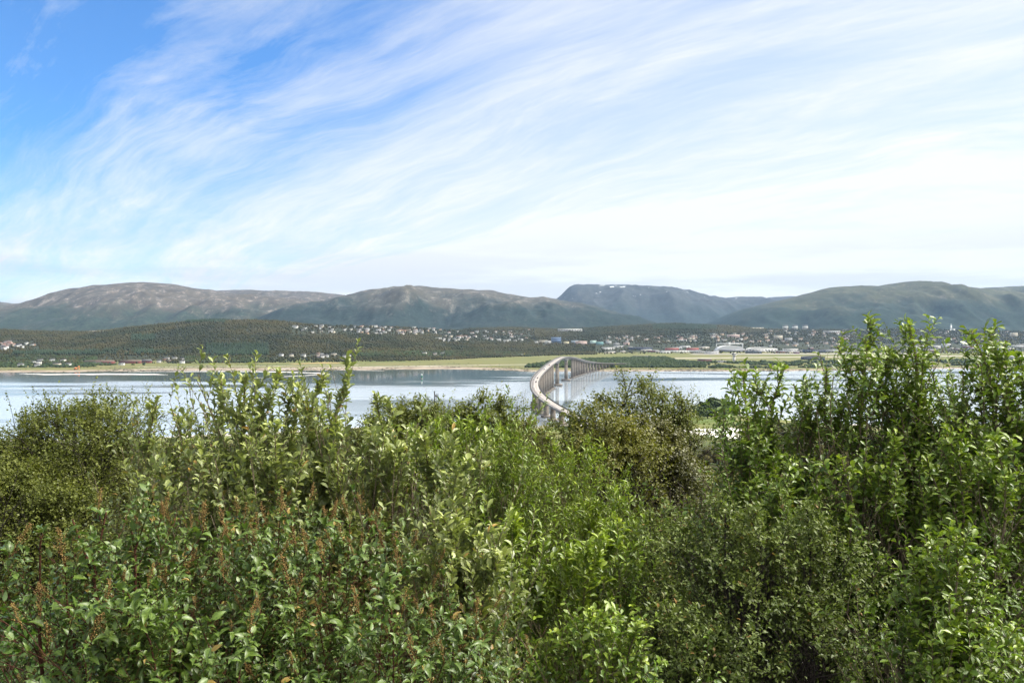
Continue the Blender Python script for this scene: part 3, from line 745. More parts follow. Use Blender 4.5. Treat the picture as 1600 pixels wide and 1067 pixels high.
def block(px, py, wpx, hpx, wc, label, cat='building', roof='flat', rc='grey', dep=14.0, name='building', bands=2, rz=0.0, wallrgb=None):
    p = on_island(px, py); s = p.y / F; W_ = wpx * s / 2; H = hpx * s
    t = thing(name, label, cat, p, rz)
    wmat = plain('facade_' + wc, wallrgb or walls[wc], .7, .06, .05)
    mb = MB().box(-W_, W_, -dep / 2, dep / 2, -3, H); link('wall', mb.me('wall', wmat), t)
    rm = plain('roof_' + rc, roofs.get(rc, (.7, .7, .7)), .8, .15, .5)
    mb = MB()
    if roof == 'flat': mb.box(-W_ - .3, W_ + .3, -dep / 2 - .3, dep / 2 + .3, H + .005, H + .6); mb.box(-W_ * .3, W_ * .1, -2, 2, H + .605, H + 2)
    elif roof == 'gable': mb.gable(-W_, W_, -dep / 2, dep / 2, H + .005, H + (H * 1.0 if name == 'barn' else max(2.2, H * .45)), 0, .5)
    elif roof == 'vault':
        n = 10; Pn = []
        for i in range(n + 1):
            a = pi * i / n; Pn += [(-W_ * cos(a), -dep / 2, H + H * .55 * sin(a) + .005), (-W_ * cos(a), dep / 2, H + H * .55 * sin(a) + .005)]
        mb.add(Pn, [(2 * i, 2 * i + 2, 2 * i + 3, 2 * i + 1) for i in range(n)], [])
        cap = list(range(0, 2 * n + 2, 2)); capb = cap[1:-1]
        mb.add([Pn[i] for i in cap] + [(0, -dep / 2, H)], [], [(i + 1, i, n + 1) for i in range(n)])
    link('roof', mb.me('roof', rm if rc in roofs else wmat), t)
    for k in range(bands):
        z0 = H * (k + .35) / bands; hh = H * .32 / bands; mb = MB(); nb = min(9, max(3, int(W_ * 2 / 6)))
        for i in range(nb):
            x = -W_ + 2 * W_ * (i + .5) / nb; wv = W_ / nb * .62
            mb.box(x - wv, x + wv, -dep / 2 - .1, -dep / 2 + .02, z0, z0 + hh)
        link('window_band', mb.me('window_band', pane), t)
    return t
# left shore
block(155, 567.5, 44, 2.4, 'red', 'leftmost long dark red barn with grey roof by the left shore', 'barn', 'gable', 'brown', 24, 'barn', 1)
block(205, 567.3, 30, 2.4, 'red', 'middle dark red barn with grey roof by the left shore', 'barn', 'gable', 'brown', 24, 'barn', 1)
block(229, 567, 14, 2.8, 'red', 'short tall dark red barn at the right end of the barns', 'barn', 'gable', 'grey', 14, 'barn', 1)
block(150, 569.5, 13, 2.5, 'white', 'low white shed in front of the leftmost red barn', 'shed', 'gable', 'grey', 8, 'shed', 1)
block(190, 570.5, 8, 3, 'white', 'white farmhouse in front of the middle red barn', 'house', 'gable', 'dark', 8, 'farmhouse', 1)
block(497, 559.3, 5, 6, 'pink', 'tall narrow pinkish house at the edge of the shore wood', 'house', 'gable', 'brown', 9, 'house', 2)
block(543, 559, 10, 3.6, 'white', 'bright white long house beside the shore wood, right of the pinkish one', 'house', 'gable', 'grey', 9, 'house', 1)
block(152, 519, 22, 2.4, 'cream', 'long low pale building on the skyline saddle at the left', 'building', 'flat', 'grey', 12, 'building', 1)
block(685, 531, 9, 3.6, 'white', 'white two storey block at the village edge in the wood', 'building', 'flat', 'grey', 12, 'apartment_building', 2)
block(779, 533.5, 7, 4.2, 'white', 'left one of two white blocks above the airfield wood', 'building', 'flat', 'grey', 12, 'apartment_building', 2)
block(791, 535, 9, 4, 'white', 'right one of two white blocks above the airfield wood', 'building', 'flat', 'grey', 12, 'apartment_building', 2)
block(890.5, 517.6, 38, 3.6, 'white', 'very long bright white building alone on the wooded hill behind the bridge', 'building', 'flat', 'white', 20, 'building', 1)
# colourful row behind the bridge
for a in [(849, 536, 14, 4.5, 'cream', 'cream office block leftmost of the row behind the bridge', None), (869, 536, 15, 9, 'blue', 'blue glass office tower in the row behind the bridge', (.13, .2, .34)),
          (856, 537, 10, 4.5, 'white', 'white block in front of the blue office tower', None), (885, 538, 8, 4.5, 'yellow', 'pale yellow block right of the blue office tower', (.75, .66, .42)),
          (898, 537, 10, 5, 'sky', 'grey blue block between the yellow and the pink one', (.42, .5, .58)), (908, 538, 18, 5, 'pinkish', 'pale pink long block in the middle of the office row', (.68, .5, .44)),
          (927, 538, 9, 6, 'mint', 'pale green tall block in the office row', (.52, .68, .62)), (937, 538.5, 11, 4.5, 'turquoise', 'turquoise glass block in the office row', (.22, .42, .42)),
          (951, 537, 8, 4.2, 'white', 'small white block right of the turquoise one', None), (963, 539, 9, 3.2, 'grey', 'low grey block near the right end of the office row', None),
          (979, 539, 9, 4, 'pinkish', 'pinkish block rightmost of the office row', (.62, .46, .40)), (838, 536.5, 6, 3.4, 'white', 'small white block left of the cream office block', None)]:
    block(a[0], a[1], a[2], a[3], a[4], a[5], 'building', 'flat', 'grey', 14, 'office_building', 2, wallrgb=a[6])
# airport and town on the right
for a in [(950, 545, 20, 2.4, 'white', 'low white shed row left of the dark hangar', 'flat'), (1000, 546.5, 38, 4, 'dark', 'long black hangar behind the airfield trees', 'flat'),
          (1050, 547.5, 20, 3.0, 'rusty', 'red roofed shed among the airport sheds', 'gable'), (1055, 551, 42, 3.6, 'white', 'long white airport shed nearest the left end', 'flat'),
          (1082, 548, 18, 3.4, 'rusty', 'second red shed, right of the first', 'gable'), (1096, 552, 30, 3.2, 'grey', 'long grey airport shed in front of the red one', 'flat'),
          (1112, 553, 20, 3.5, 'white', 'white shed left of the domed hall front', 'flat'),
          (1178, 552, 22, 3.4, 'dark', 'dark blue low shed in front of the domed hall', 'flat'), (1235, 549.5, 22, 4.6, 'white', 'tall white terminal block right of the vaulted hangar', 'flat'),
          (1272, 551, 34, 4.6, 'dark', 'black fronted terminal wing at the apron', 'flat'), (1300, 550.5, 18, 3.6, 'grey', 'grey terminal wing end behind the willow', 'flat'),
          (1460, 543, 16, 3, 'white', 'low white building above the bare lot at the right', 'flat'), (1478, 541, 12, 4, 'white', 'white block right of the low one in the right hand town', 'flat'),
          (1590, 543, 30, 3.4, 'white', 'long white shed at the right picture edge', 'flat'), (1584, 527, 9, 7, 'cream', 'pale high rise standing out at the right picture edge', 'flat'),
          (1146, 527, 18, 4, 'pinkish', 'pinkish apartment block on the hill behind the domed hall', 'flat'), (1216, 531, 12, 7, 'cream', 'cream stepped tower block on the town hillside', 'flat'),
          (1232, 533, 10, 5, 'grey', 'grey apartment block right of the cream stepped tower', 'flat'), (1300, 521, 26, 4, 'grey', 'long grey apartment row high on the town hillside', 'flat')]:
    rgb = {'dark': (.035, .045, .07), 'rusty': (.40, .07, .05), 'pinkish': (.62, .46, .40)}.get(a[4])
    block(a[0], a[1], a[2], a[3], a[4], a[5], 'building', a[6], 'rust' if a[4] == 'rusty' else 'grey', 22, 'building', 1 if a[3] < 5 else 3, wallrgb=rgb)
for px, nme in ((1227, 'leftmost'), (1242, 'middle'), (1258, 'rightmost')):
    block(px, 514.0, 8, 4.2, 'white', nme + ' of three white blocks on the hill crest at the right', 'building', 'gable', 'grey', 14, 'apartment_building', 1)
block(1170, 513.6, 46, 1.8, 'cream', 'long line of pale terraces on the crest left of the three white blocks', 'building', 'flat', 'grey', 10, 'building', 1)
# sheds and stores round the airport
rr = random.Random(77); SH = {}
def shed_mesh(wc, long_):
    k = ('shed', wc, long_)
    if k not in hp:
        L, W_, H = (24, 10, 6.5) if long_ else (11, 8, 6)
        mb = MB().box(-L, L, -W_, W_, -4, H, 0).gable(-L, L, -W_, W_, H + .01, H + 2.2, 1, .4)
        for i in range(3): mb.box(-L + L * .66 * i + L * .2, -L + L * .66 * i + L * .5, -W_ - .06, -W_ + .02, 0, 4, 2)
        hp[k] = mb.me('shed', plain('wall_' + wc, walls[wc], .8, .06, .3), plain('shed_roof', (.30, .30, .31), .7, .1, .1), pane)
    return hp[k]
for i in range(58):
    if i < 40: px, py = 940 + 410 * (i + rr.uniform(.1, .9)) / 40, rr.uniform(543, 552.5)
    else: px, py = 1420 + 190 * (i - 40 + rr.uniform(.1, .9)) / 18, rr.uniform(540, 549)
    wc = rr.choice(['white', 'white', 'white', 'grey', 'cream', 'red']); lg = rr.random() < .45
    o = link('shed', shed_mesh(wc, lg), None, on_island(px, py), (0, 0, rr.uniform(-.25, .25)))
    SH.setdefault(('long' if lg else 'small', wc, 'among the airport buildings' if i < 40 else 'along the far right shore'), []).append((px, o))
for (sz, wc, where), L in SH.items():
    L.sort(key=lambda q: q[0])
    for i, (_, o) in enumerate(L):
        lab = f"{sz} {wc} shed {where}" if len(L) == 1 else f"{ORD[i] + (' from left' if i else '')} of {NUM[len(L) - 1]} {sz} {wc} sheds {where}"
        tag(o, lab, 'shed', 'sheds ' + where)
# the white domed hall with its roof frame
p = on_island(1140, 549); s = p.y / F
t = thing('sports_hall', 'big white domed hall with a frame girder over its roof, behind the airfield', 'hall', p)
wm_ = plain('hall_white', (.58, .58, .58), .5, .04, .05)
n = 16; Pn = []; W_, H, dep = 22 * s, 9.5 * s, 30
for yv in (-dep, dep):
    for i in range(n + 1):
        a = pi * i / n; Pn.append((-W_ * cos(a), yv, -2 + (H + 2) * sin(a) ** .8 * 1.0))
mb = MB().add(Pn, [(i, i + 1, n + 2 + i, n + 1 + i) for i in range(n)], [])
mb.add([Pn[i] for i in range(n + 1)] + [(0, -dep, -2)], [], [(i + 1, i, n + 1) for i in range(n)])
link('dome', mb.me('dome', wm_), t)
mb = MB(); Wg = 21 * s
mb.box(-Wg, Wg, -3, 3, 11.5 * s, 12.8 * s); mb.box(-Wg, -Wg + 2.5, -2.9, 2.9, 5 * s, 11.49 * s); mb.box(Wg - 2.5, Wg, -2.9, 2.9, 5 * s, 11.49 * s); mb.box(-4, 4, -2.9, 2.9, 9 * s, 14.2 * s)
link('frame_girder', mb.me('frame_girder', wm_), t)
mb = MB().box(-W_ * .9, W_ * .9, -dep - 8, -dep - .1, -2, 3 * s); an = link('annex', mb.me('annex', plain('annex_grey', (.3, .3, .32))), t)
link('window_band', MB().box(-W_ * .8, W_ * .8, -dep - 8.1, -dep - 7.9, 1.2 * s, 2.2 * s).me('window_band', pane), an)
block(1190, 549.5, 44, 4.6, 'white', 'white vaulted hangar to the right of the domed hall', 'hangar', 'vault', 'white', 40, 'hangar', 1)
# control tower, dark hangar by runway
p = on_island(1147, 566.5); s = p.y / F
t = thing('control_tower', 'slim pale control tower with a wider cab standing by the runway', 'tower', p)
link('shaft', MB().cyl(0, 0, -1, 10.5 * s, 4.6, 3.9, 14).me('shaft', plain('tower_pale', (.6, .58, .55))), t)
cb = link('cab', MB().cyl(0, 0, 10.51 * s, 12.6 * s, 6.2, 7.0, 14).cyl(0, 0, 14.01 * s, 14.9 * s, 7.2, 5.6, 14).me('cab', plain('tower_pale', (.6, .58, .55))), t)
link('window', MB().cyl(0, 0, 12.61 * s, 14.0 * s, 6.8, 7.0, 14).me('window', pane), cb)
for a in [(1270, 562, 34, 4, 'dark', 'long dark blue hangar beside the runway behind the willow', 'vault'), (1101, 565.5, 20, 3.2, 'rusty', 'dark red shed left of the control tower', 'gable'),
          (1125, 566.5, 20, 2.4, 'grey', 'low grey shed between red shed and control tower', 'flat'), (1166, 566.5, 16, 2.4, 'white', 'low white shed just right of the control tower', 'flat'),
          (1002, 558.6, 26, 1.8, 'white', 'long low white shed on the airfield grass over the thicket', 'gable'), (1585, 560, 70, 5, 'white', 'big pale warehouse behind the right hand willow', 'flat'),
          (813, 556, 10, 2.6, 'grey', 'small grey shed on the grass left of the bridge top', 'flat')]:
    rgb = {'dark': (.035, .05, .085), 'rusty': (.2, .03, .03)}.get(a[4])
    block(a[0], a[1], a[2], a[3], a[4] + ('_red' if a[4] == 'rusty' else ''), a[5], 'hangar' if a[6] == 'vault' else 'shed', a[6], 'grey', 20, 'hangar' if a[6] == 'vault' else 'shed', 1, wallrgb=rgb)
# church
p = on_island(1486, 516.5); s = p.y / F
t = thing('church', 'white church with a slender tower on the right hand skyline hill', 'church', p)
cw = plain('church_white', (.8, .8, .79), .6, .04, .1)
mb = MB().box(-4.5, 4.5, -4.5, 4.5, -3, 8 * s, 0, .12); tw = link('tower', mb.me('tower', cw), t)
link('spire', MB().cyl(0, 0, 8.005 * s, 11 * s, 4.0, .3, 8).me('spire', cw), tw)
link('nave', MB().box(4.6, 26, -6, 6, -3, 2.4 * s).box(-26, -4.6, -6, 6, -3, 1.2 * s).me('nave', cw), t)
link('roof', MB().gable(4.6, 26, -6, 6, 2.405 * s, 3.6 * s).me('roof', plain('roof_dark', roofs['dark'])), t)
# yellow digger-like marks by the shore
def digger(px, py, col, label, k=1.0):
    p = on_island(px, py); t = thing('excavator', label, 'excavator', p); t.scale = (k, k, k)
    ym = plain('machine_' + label.split()[0], col, .5)
    link('track', MB().box(-2.2, 2.2, -1.6, -.9, 0, .9).box(-2.2, 2.2, .9, 1.6, 0, .9).me('track', rubber), t)
    link('cab', MB().box(-1.8, 1.6, -1.3, 1.3, .91, 2.2).box(0, 1.5, -1.2, 0, 2.21, 3.4, 0, .15).me('cab', ym), t)
    a = radians(40); b = MB()
    b.add([(1.5, .2, 1.8), (1.5, .7, 1.8), (4.6, .7, 5), (4.6, .2, 5), (1.5, .2, 2.4), (1.5, .7, 2.4), (4.5, .7, 5.6), (4.5, .2, 5.6)], [(0, 1, 2, 3), (4, 7, 6, 5), (0, 4, 5, 1), (1, 5, 6, 2), (2, 6, 7, 3), (3, 7, 4, 0)], [])
    b.box(4.61, 5.1, .2, .7, 1.5, 5.5); arm = link('arm', b.me('arm', ym), t)
    link('bucket', MB().box(4.2, 5.5, -.2, 1.1, .7, 1.49).me('bucket', ym), arm)
digger(118, 577.5, (.7, .22, .06), 'orange excavator standing on the shingle of the left shore', 1.7)
digger(817, 555.5, (.7, .55, .04), 'yellow excavator on the grass left of the bridge top', 1.5)
# sea mark
p = Vector(((659 - 800) / F * 1530, 1530, 0))
t = thing('sea_mark', 'green sea mark with a white top standing in the water left of the bridge', 'beacon', p)
gm = plain('mark_green', (.03, .22, .12), .5); 
link('base', MB().cyl(0, 0, -2, 1.2, 2.0, 1.8, 12).me('base', conc), t)
ps = link('post', MB().cyl(0, 0, 1.21, 6.6, 1.1, .8, 12).me('post', gm), t)
link('gallery', MB().cyl(0, 0, 6.61, 7.0, 1.7, 1.7, 12).cyl(0, 0, 7.01, 9.2, 1.2, 1.1, 12).cyl(0, 0, 9.21, 10.2, 1.4, .1, 12).me('gallery', white), ps)

# ------------------------------------------------------------------ plants
UP = np.array([0, 0, 1.0])
def norm(v): return v / np.maximum(np.linalg.norm(v, axis=-1, keepdims=True), 1e-9)
def frames(T):
    """two unit vectors square to T"""
    a = np.where(np.abs(T[..., 2:3]) > .95, np.array([1.0, 0, 0]), UP)
    s = norm(np.cross(T, a)); return s, np.cross(s, T)
def curve(p0, dirs, L, n, bend, R, wob=.04):
    """polylines: start, direction, length -> (m,n,3), bending upward by `bend`"""
    m = len(p0); s = np.linspace(0, 1, n)[None, :, None]
    w1 = norm(R.standard_normal((m, 3)))[:, None, :]; ph = R.uniform(0, 6.28, (m, 1, 1))
    wv = w1 * wob * L[:, None, None] * (np.sin(s * 5.5 + ph) - np.sin(ph))
    return p0[:, None] + dirs[:, None] * s * L[:, None, None] + UP * (bend * L)[:, None, None] * s ** 2 + wv
def at(Cv, idx, t):
    n = Cv.shape[1]; f = t * (n - 1); i = np.minimum(f.astype(int), n - 2); u = (f - i)[:, None]
    a = Cv[idx, i]; b = Cv[idx, i + 1]; return a * (1 - u) + b * u, norm(b - a)
def spawn(Cv, k, t0, t1, Lf, ang, n, bend, R, upb=0.0, wob=.05):
    """k side shoots on each parent curve"""
    m = len(Cv); idx = np.repeat(np.arange(m), k)
    t = (np.tile(np.linspace(t0, t1, k), m) + R.uniform(-.5, .5, m * k) * (t1 - t0) / k).clip(0, .99)
    p, T = at(Cv, idx, t); s, q = frames(T)
    a = np.tile(np.arange(k), m) * 2.4 + R.uniform(0, 6.28, m)[idx] + R.uniform(-.5, .5, m * k)
    rad = s * np.cos(a)[:, None] + q * np.sin(a)[:, None]
    an = ang * R.uniform(.75, 1.25, m * k)
    d_ = norm(T * np.cos(an)[:, None] + rad * np.sin(an)[:, None] + UP * upb)
    L = Lf(t, idx) * R.uniform(.65, 1.25, m * k)
    return curve(p, d_, L, n, np.full(m * k, bend), R, wob), t, idx, L
def tubes(Cv, r0, r1, k=5):
    m, n = Cv.shape[:2]; T = norm(np.gradient(Cv, axis=1)); s, q = frames(T)
    rr = r0[:, None] * (1 - np.linspace(0, 1, n)[None]) + r1[:, None] * np.linspace(0, 1, n)[None]
    a = np.arange(k) * 2 * pi / k
    V = Cv[:, :, None] + rr[:, :, None, None] * (s[:, :, None] * np.cos(a)[None, None, :, None] + q[:, :, None] * np.sin(a)[None, None, :, None])
    i = np.arange(m * n * k).reshape(m, n, k); j = np.roll(i, -1, 2)
    Q = np.stack([i[:, :-1], j[:, :-1], j[:, 1:], i[:, 1:]], -1).reshape(-1, 4)
    return V.reshape(-1, 3), Q
def join(parts):
    Vs, Fs, k = [], [], 0
    for V, Q in parts: Vs.append(V); Fs.append(Q + k); k += len(V)
    return np.concatenate(Vs), np.concatenate(Fs)
# leaf outlines: (along, across, lift), lift is multiplied by curl
TPL = {
    'oval': (np.array([(0, 0, 0), (.30, .30, .09), (.30, -.30, .09), (.62, .50, .04), (.62, -.50, .04), (.88, .33, -.08), (.88, -.33, -.08), (1, 0, -.2), (.55, 0, -.03)]),
             np.array([(0, 8, 1), (1, 8, 3), (3, 8, 5), (5, 8, 7), (7, 8, 6), (6, 8, 4), (4, 8, 2), (2, 8, 0)])),
    'lance': (np.array([(0, 0, 0), (.4, .5, .08), (.4, -.5, .08), (1, 0, -.2), (.5, 0, -.03)]),
              np.array([(0, 4, 1), (1, 4, 3), (3, 4, 2), (2, 4, 0)])),
    'broad': (np.array([(0, 0, 0), (.16, .36, .06), (.16, -.36, .06), (.42, .5, .09), (.42, -.5, .09), (.72, .33, .0), (.72, -.33, .0), (1, 0, -.26), (.3, 0, -.01), (.66, 0, -.07)]),
              np.array([(0, 8, 1), (1, 8, 3), (3, 8, 9), (3, 9, 5), (5, 9, 7), (7, 9, 6), (6, 9, 4), (4, 9, 8), (4, 8, 2), (2, 8, 0)])),
    'diamond': (np.array([(0, 0, 0), (.42, .5, .07), (1, 0, -.05), (.42, -.5, .07)]), np.array([(0, 3, 2), (0, 2, 1)])),
}
def foliage(Cv, idx, t, ang, L, wr, R, tpl, youngf, droop=.0, upn=.5, clump=None):
    """leaves at parameter t on curves idx; clump=(origin, size, threshold, always) leaves hollows between the sprays"""
    p, T = at(Cv, idx, t); 
    if clump is not None:
        o_, sz, th_, hg = clump; q = (p + o_) / sz
        nn = vnoise(q[:, 0] + q[:, 2] * .55, q[:, 2] * .8 - q[:, 1] * .7, 5) + .5 * vnoise(q[:, 0] * 2.1 - q[:, 1], q[:, 2] * 2.3 + q[:, 1] * 1.1, 6)
        k_ = (nn + .30 * R.standard_normal(len(t)) > th_) | (hg > .84)
        p, T, t, L, youngf = p[k_], T[k_], t[k_], L[k_], youngf[k_]
    m = len(t); s, q = frames(T)
    a = np.arange(m) * 2.399 + R.uniform(-.4, .4, m)
    rad = s * np.cos(a)[:, None] + q * np.sin(a)[:, None]
    an = ang * R.uniform(.6, 1.35, m)
    d_ = norm(T * np.cos(an)[:, None] + rad * np.sin(an)[:, None] - UP * droop + .12 * R.standard_normal((m, 3)))
    nr = norm(T + UP * upn + .35 * R.standard_normal((m, 3))); nr = norm(nr - d_ * np.sum(nr * d_, 1, keepdims=True))
    sd_ = np.cross(nr, d_)
    tv, tf = TPL[tpl]; k = len(tv); curl = R.uniform(.3, 1.9, m)[:, None]
    Lc = L[:, None]
    W_ = wr * R.uniform(.8, 1.2, m)[:, None]
    V = p[:, None] + d_[:, None] * (Lc * tv[None, :, 0])[..., None] + sd_[:, None] * (Lc * W_ * tv[None, :, 1])[..., None] + nr[:, None] * (Lc * curl * tv[None, :, 2])[..., None]
    Fi = (tf[None] + (np.arange(m) * k)[:, None, None]).reshape(-1, tf.shape[1])
    rn = np.repeat(R.uniform(0, 1, m), k); yg = np.repeat(youngf, k); od = np.repeat(R.uniform(0, 1, m), k)
    ac = np.tile(np.abs(tv[:, 1]), m)
    return V.reshape(-1, 3), Fi, rn, yg, od, ac
def gather(LS):
    k = 0; Vs, Fs = [], []
    for l in LS: Vs.append(l[0]); Fs.append(l[1] + k); k += len(l[0])
    A = [np.concatenate([l[i] for l in LS]) for i in (2, 3, 4, 5)]
    return np.concatenate(Vs), np.concatenate(Fs), dict(rnd=A[0], young=A[1], odd=A[2], across=A[3])
NLEAF = [0]
def plant(name, label, cat, tips, sp, seed, base=None, spread=.35, group=None, trunk_name='trunk'):
    """tips: list of (px, py, D) where the leading shoots end. sp: species dict"""
    R = np.random.default_rng(seed)
    tipw = np.array([P(*q) for q in tips]); m = len(tipw)
    cx, cyy = (tipw[:, 0].mean(), tipw[:, 1].mean()) if base is None else ((base[0] - 800) / F * base[1], base[1])
    bxy = np.stack([cx + (tipw[:, 0] - cx) * spread, cyy + (tipw[:, 1] - cyy) * spread], 1) + .05 * R.standard_normal((m, 2))
    b = np.concatenate([bxy, near_h(bxy[:, 0], bxy[:, 1])[:, None] - .05], 1)
    org = np.array([cx, cyy, float(near_h(cx, cyy))])
    n0 = 14; s = np.linspace(0, 1, n0)[None, :, None]
    vec = tipw - b; L0 = np.linalg.norm(vec, axis=1)
    horiz = vec * np.array([1, 1, 0])
    w1 = norm(R.standard_normal((m, 3))); ph = R.uniform(0, 6, (m, 1, 1))
    S = b[:, None] + vec[:, None] * s - horiz[:, None] * .25 * (s - s ** 2) * 1.6 + norm(R.standard_normal((m, 3)) * np.array([1, 1, .1]))[:, None] * (L0 * .05)[:, None, None] * (s ** 5 - s ** 9) * 3 + w1[:, None] * (L0 * .034)[:, None, None] * np.sin(s * 7 + ph) * s * (1 - s) * 4
    S = S - org
    B1, t1, i1, L1 = spawn(S, sp['k1'], sp.get('t10', .22), .97, lambda t, i: L0[i] * sp['l1'] * np.interp(t, [0, .35, .7, .9, 1], sp.get('env', [.7, 1, .68, .20, .035])), sp['a1'], 8, sp['bend'], R, sp.get('up', .1))
    B2, t2, i2, L2 = spawn(B1, sp['k2'], .15, .95, lambda t, i: L1[i] * sp['l2'] * np.interp(t, [0, 1], [1, .45]) + sp.get('l2min', .05) * np.interp(t1[i], [0, .85, 1], [1, 1, .3]), sp['a2'], 5, sp['bend'], R, sp.get('up', .1))
    tw = [(S, L0, None), (B1, L1, t1), (B2, L2, t1[i2] * 0 + t1[i2])]
    if sp.get('k3'):
        B3, t3, i3, L3 = spawn(B2, sp['k3'], .2, .95, lambda t, i: L2[i] * .55 + sp.get('l2min', .05), sp['a2'], 4, sp['bend'], R, sp.get('up', .1))
        tw.append((B3, L3, t1[i2][i3]))
    LS = []
    gap, ll = sp['gap'], sp['leaf']
    for lv, (Cv, Lc, tp) in enumerate(tw):
        lo = {0: sp.get('lead', .72), 1: .22}.get(lv, .08)
        cnt = np.maximum(2, (Lc * (1 - lo) / (gap * (.55 if lv == 0 else 1)) * R.uniform(.8, 1.2, len(Lc)))).astype(int)
        idx = np.repeat(np.arange(len(Cv)), cnt)
        o = np.concatenate([np.arange(c) for c in cnt]); t = lo + (1 - lo) * (o + .5) / cnt[idx]
        t = t.clip(0, .995)
        # leaves thin out deep inside the plant
        hgt = t if lv == 0 else tp[idx]
        keep = R.uniform(0, 1, len(t)) < np.interp(hgt, [0, .3, .6, 1], sp.get('dens', [.45, .8, 1, 1]))
        idx, t, hgt = idx[keep], t[keep], hgt[keep]
        young = np.clip((hgt - .55) * 1.7, 0, 1) * .6 * (t > .2) + np.clip((t - .7) * 3, 0, 1) * .45
        young = np.clip(young * R.uniform(.3, 1.2, len(t)) * sp.get('young', 1), 0, 1)
        L = ll * (sp.get('big0', 1.3) if lv == 0 else 1.0) * (1 + .25 * np.clip((hgt - .6) * 2.5, 0, 1)) * (.5 + (1.15 if sp.get('vary') else .75) * R.uniform(0, 1, len(t)) ** (1.8 if sp.get('vary') else 1)) * np.interp(t, [0, .8, 1], [1, 1, .6])
        LS.append(foliage(Cv, idx, t, sp['la'], L, sp['w'], R, sp['tpl'], young, sp.get('droop', 0), sp.get('upn', .5), (org, sp.get('cl', .33), sp.get('clt', -.22), hgt)))
        NLEAF[0] += len(t)
    th = thing(name, label, cat, org, 0, group)
    r0 = L0 * sp['rad']
    parts = [tubes(S, r0, r0 * .12 + .0015, 6)]
    rb = np.interp(t1, [0, 1], [1, .25]) * np.median(r0) * .42
    parts.append(tubes(B1, rb, rb * .3 + .0008, 4))
    parts.append(tubes(B2, rb[i2] * .42 + .0006, rb[i2] * .1 + .0005, 3))
    V, Q = join(parts)
    link(trunk_name, mesh(trunk_name, V, [Q], sp['bark'], smooth=True), th)
    V, Fi, A = gather(LS)
    link('crown', mesh('crown', V, [Fi], sp['mat'], A), th)
    return th, S, B1, B2, org

bark_w = bark_mat('willow_bark', (.10, .075, .05), (.20, .16, .11)); bark_r = bark_mat('red_bark', (.045, .018, .012), (.10, .042, .025))
bark_d = bark_mat('dark_bark', (.018, .013, .012), (.06, .05, .045)); bark_g = bark_mat('green_bark', (.09, .085, .04), (.17, .14, .08))
m_sallow = leaf_mat('sallow_leaf', (.070, .108, .028), (.205, .255, .080), (.52, .58, .15), (.24, .28, .17), .36, .22, .5, (.32, .20, .04))
m_green = leaf_mat('willow_leaf', (.056, .120, .008), (.180, .275, .022), (.48, .56, .05), (.14, .20, .07), .36, .26, .5)
m_right = leaf_mat('right_willow_leaf', (.038, .098, .010), (.130, .230, .024), (.44, .53, .05), (.13, .19, .07), .36, .24, .5)
m_birch = leaf_mat('birch_leaf', (.050, .070, .012), (.150, .180, .034), (.28, .30, .06), None, .5, .28, .3)
m_birchy = leaf_mat('yellow_birch_leaf', (.085, .105, .018), (.18, .185, .038), (.30, .28, .05), None, .5, .28, .3)
m_big = leaf_mat('broad_leaf', (.020, .060, .010), (.095, .165, .028), (.19, .27, .045), (.12, .18, .08), .38, .22, .5, (.30, .20, .05), vein=.35)
m_small = leaf_mat('small_leaf', (.048, .082, .014), (.140, .195, .040), (.28, .32, .08), (.15, .19, .09), .45, .25, .32, (.26, .15, .05))
m_low = leaf_mat('low_leaf', (.03, .08, .015), (.07, .15, .03), (.15, .24, .04), None, .45, .3, .4)

SALLOW = dict(k1=15, l1=.34, a1=.55, k2=5, l2=.42, a2=.6, bend=.3, gap=.0125, leaf=.062, la=.62, w=.46, tpl='oval', mat=m_sallow, bark=bark_w, rad=.0065, up=.25, lead=.62, young=1.0, env=[.7, 1, .62, .18, .03])
NARROW = dict(k1=22, l1=.36, a1=.6, k2=7, l2=.42, a2=.6, bend=.2, gap=.0135, leaf=.060, la=.65, w=.27, tpl='lance', mat=m_green, bark=bark_g, rad=.006, up=.3, lead=.6, young=.9)
RIGHT = dict(k1=24, l1=.30, a1=.62, k2=6, l2=.45, a2=.75, bend=.2, gap=.0155, leaf=.058, la=.85, w=.46, tpl='oval', mat=m_right, bark=bark_w, rad=.0068, up=.2, lead=.5, young=1.0,
             env=[.9, 1, .66, .22, .035], l2min=.03, dens=[.5, .75, .9, 1])
BIRCH = dict(k1=30, l1=.36, a1=.85, k2=11, l2=.42, a2=.75, k3=4, bend=.06, gap=.022, leaf=.038, la=.95, w=.80, tpl='diamond', mat=m_birch, bark=bark_d, rad=.015, up=.12, lead=.75, t10=.25,
             cl=.5, clt=.02, env=[.8, 1, .8, .38, .08], young=.6, dens=[.6, .9, 1, 1], l2min=.1)
BIG = dict(vary=1, k1=17, l1=.36, a1=.8, k2=6, l2=.5, a2=.8, bend=.1, gap=.015, leaf=.035, la=.95, w=.50, big0=1.0, cl=.22, clt=-.15, tpl='broad', mat=m_big, bark=bark_r, rad=.0042, up=.2, lead=.4, young=.8, upn=1.0, droop=.0, dens=[.7, .9, 1, 1])
SMALL = dict(k1=22, l1=.32, a1=.75, k2=8, l2=.45, a2=.8, k3=2, bend=.12, gap=.015, leaf=.034, la=.85, w=.50, tpl='lance', mat=m_small, bark=bark_d, rad=.0075, up=.15, lead=.65, young=.6, dens=[.5, .8, .95, 1], l2min=.05)
def sp(base, **k): q = dict(base); q.update(k); return q

def row(x0, x1, y0, y1, D0, D1, n, seed):
    r = random.Random(seed); out_ = []
    for i in range(n):
        out_.append((x0 + (x1 - x0) * (i + r.uniform(.2, .8)) / n, r.uniform(y0, y1), r.uniform(D0, D1)))
    return out_
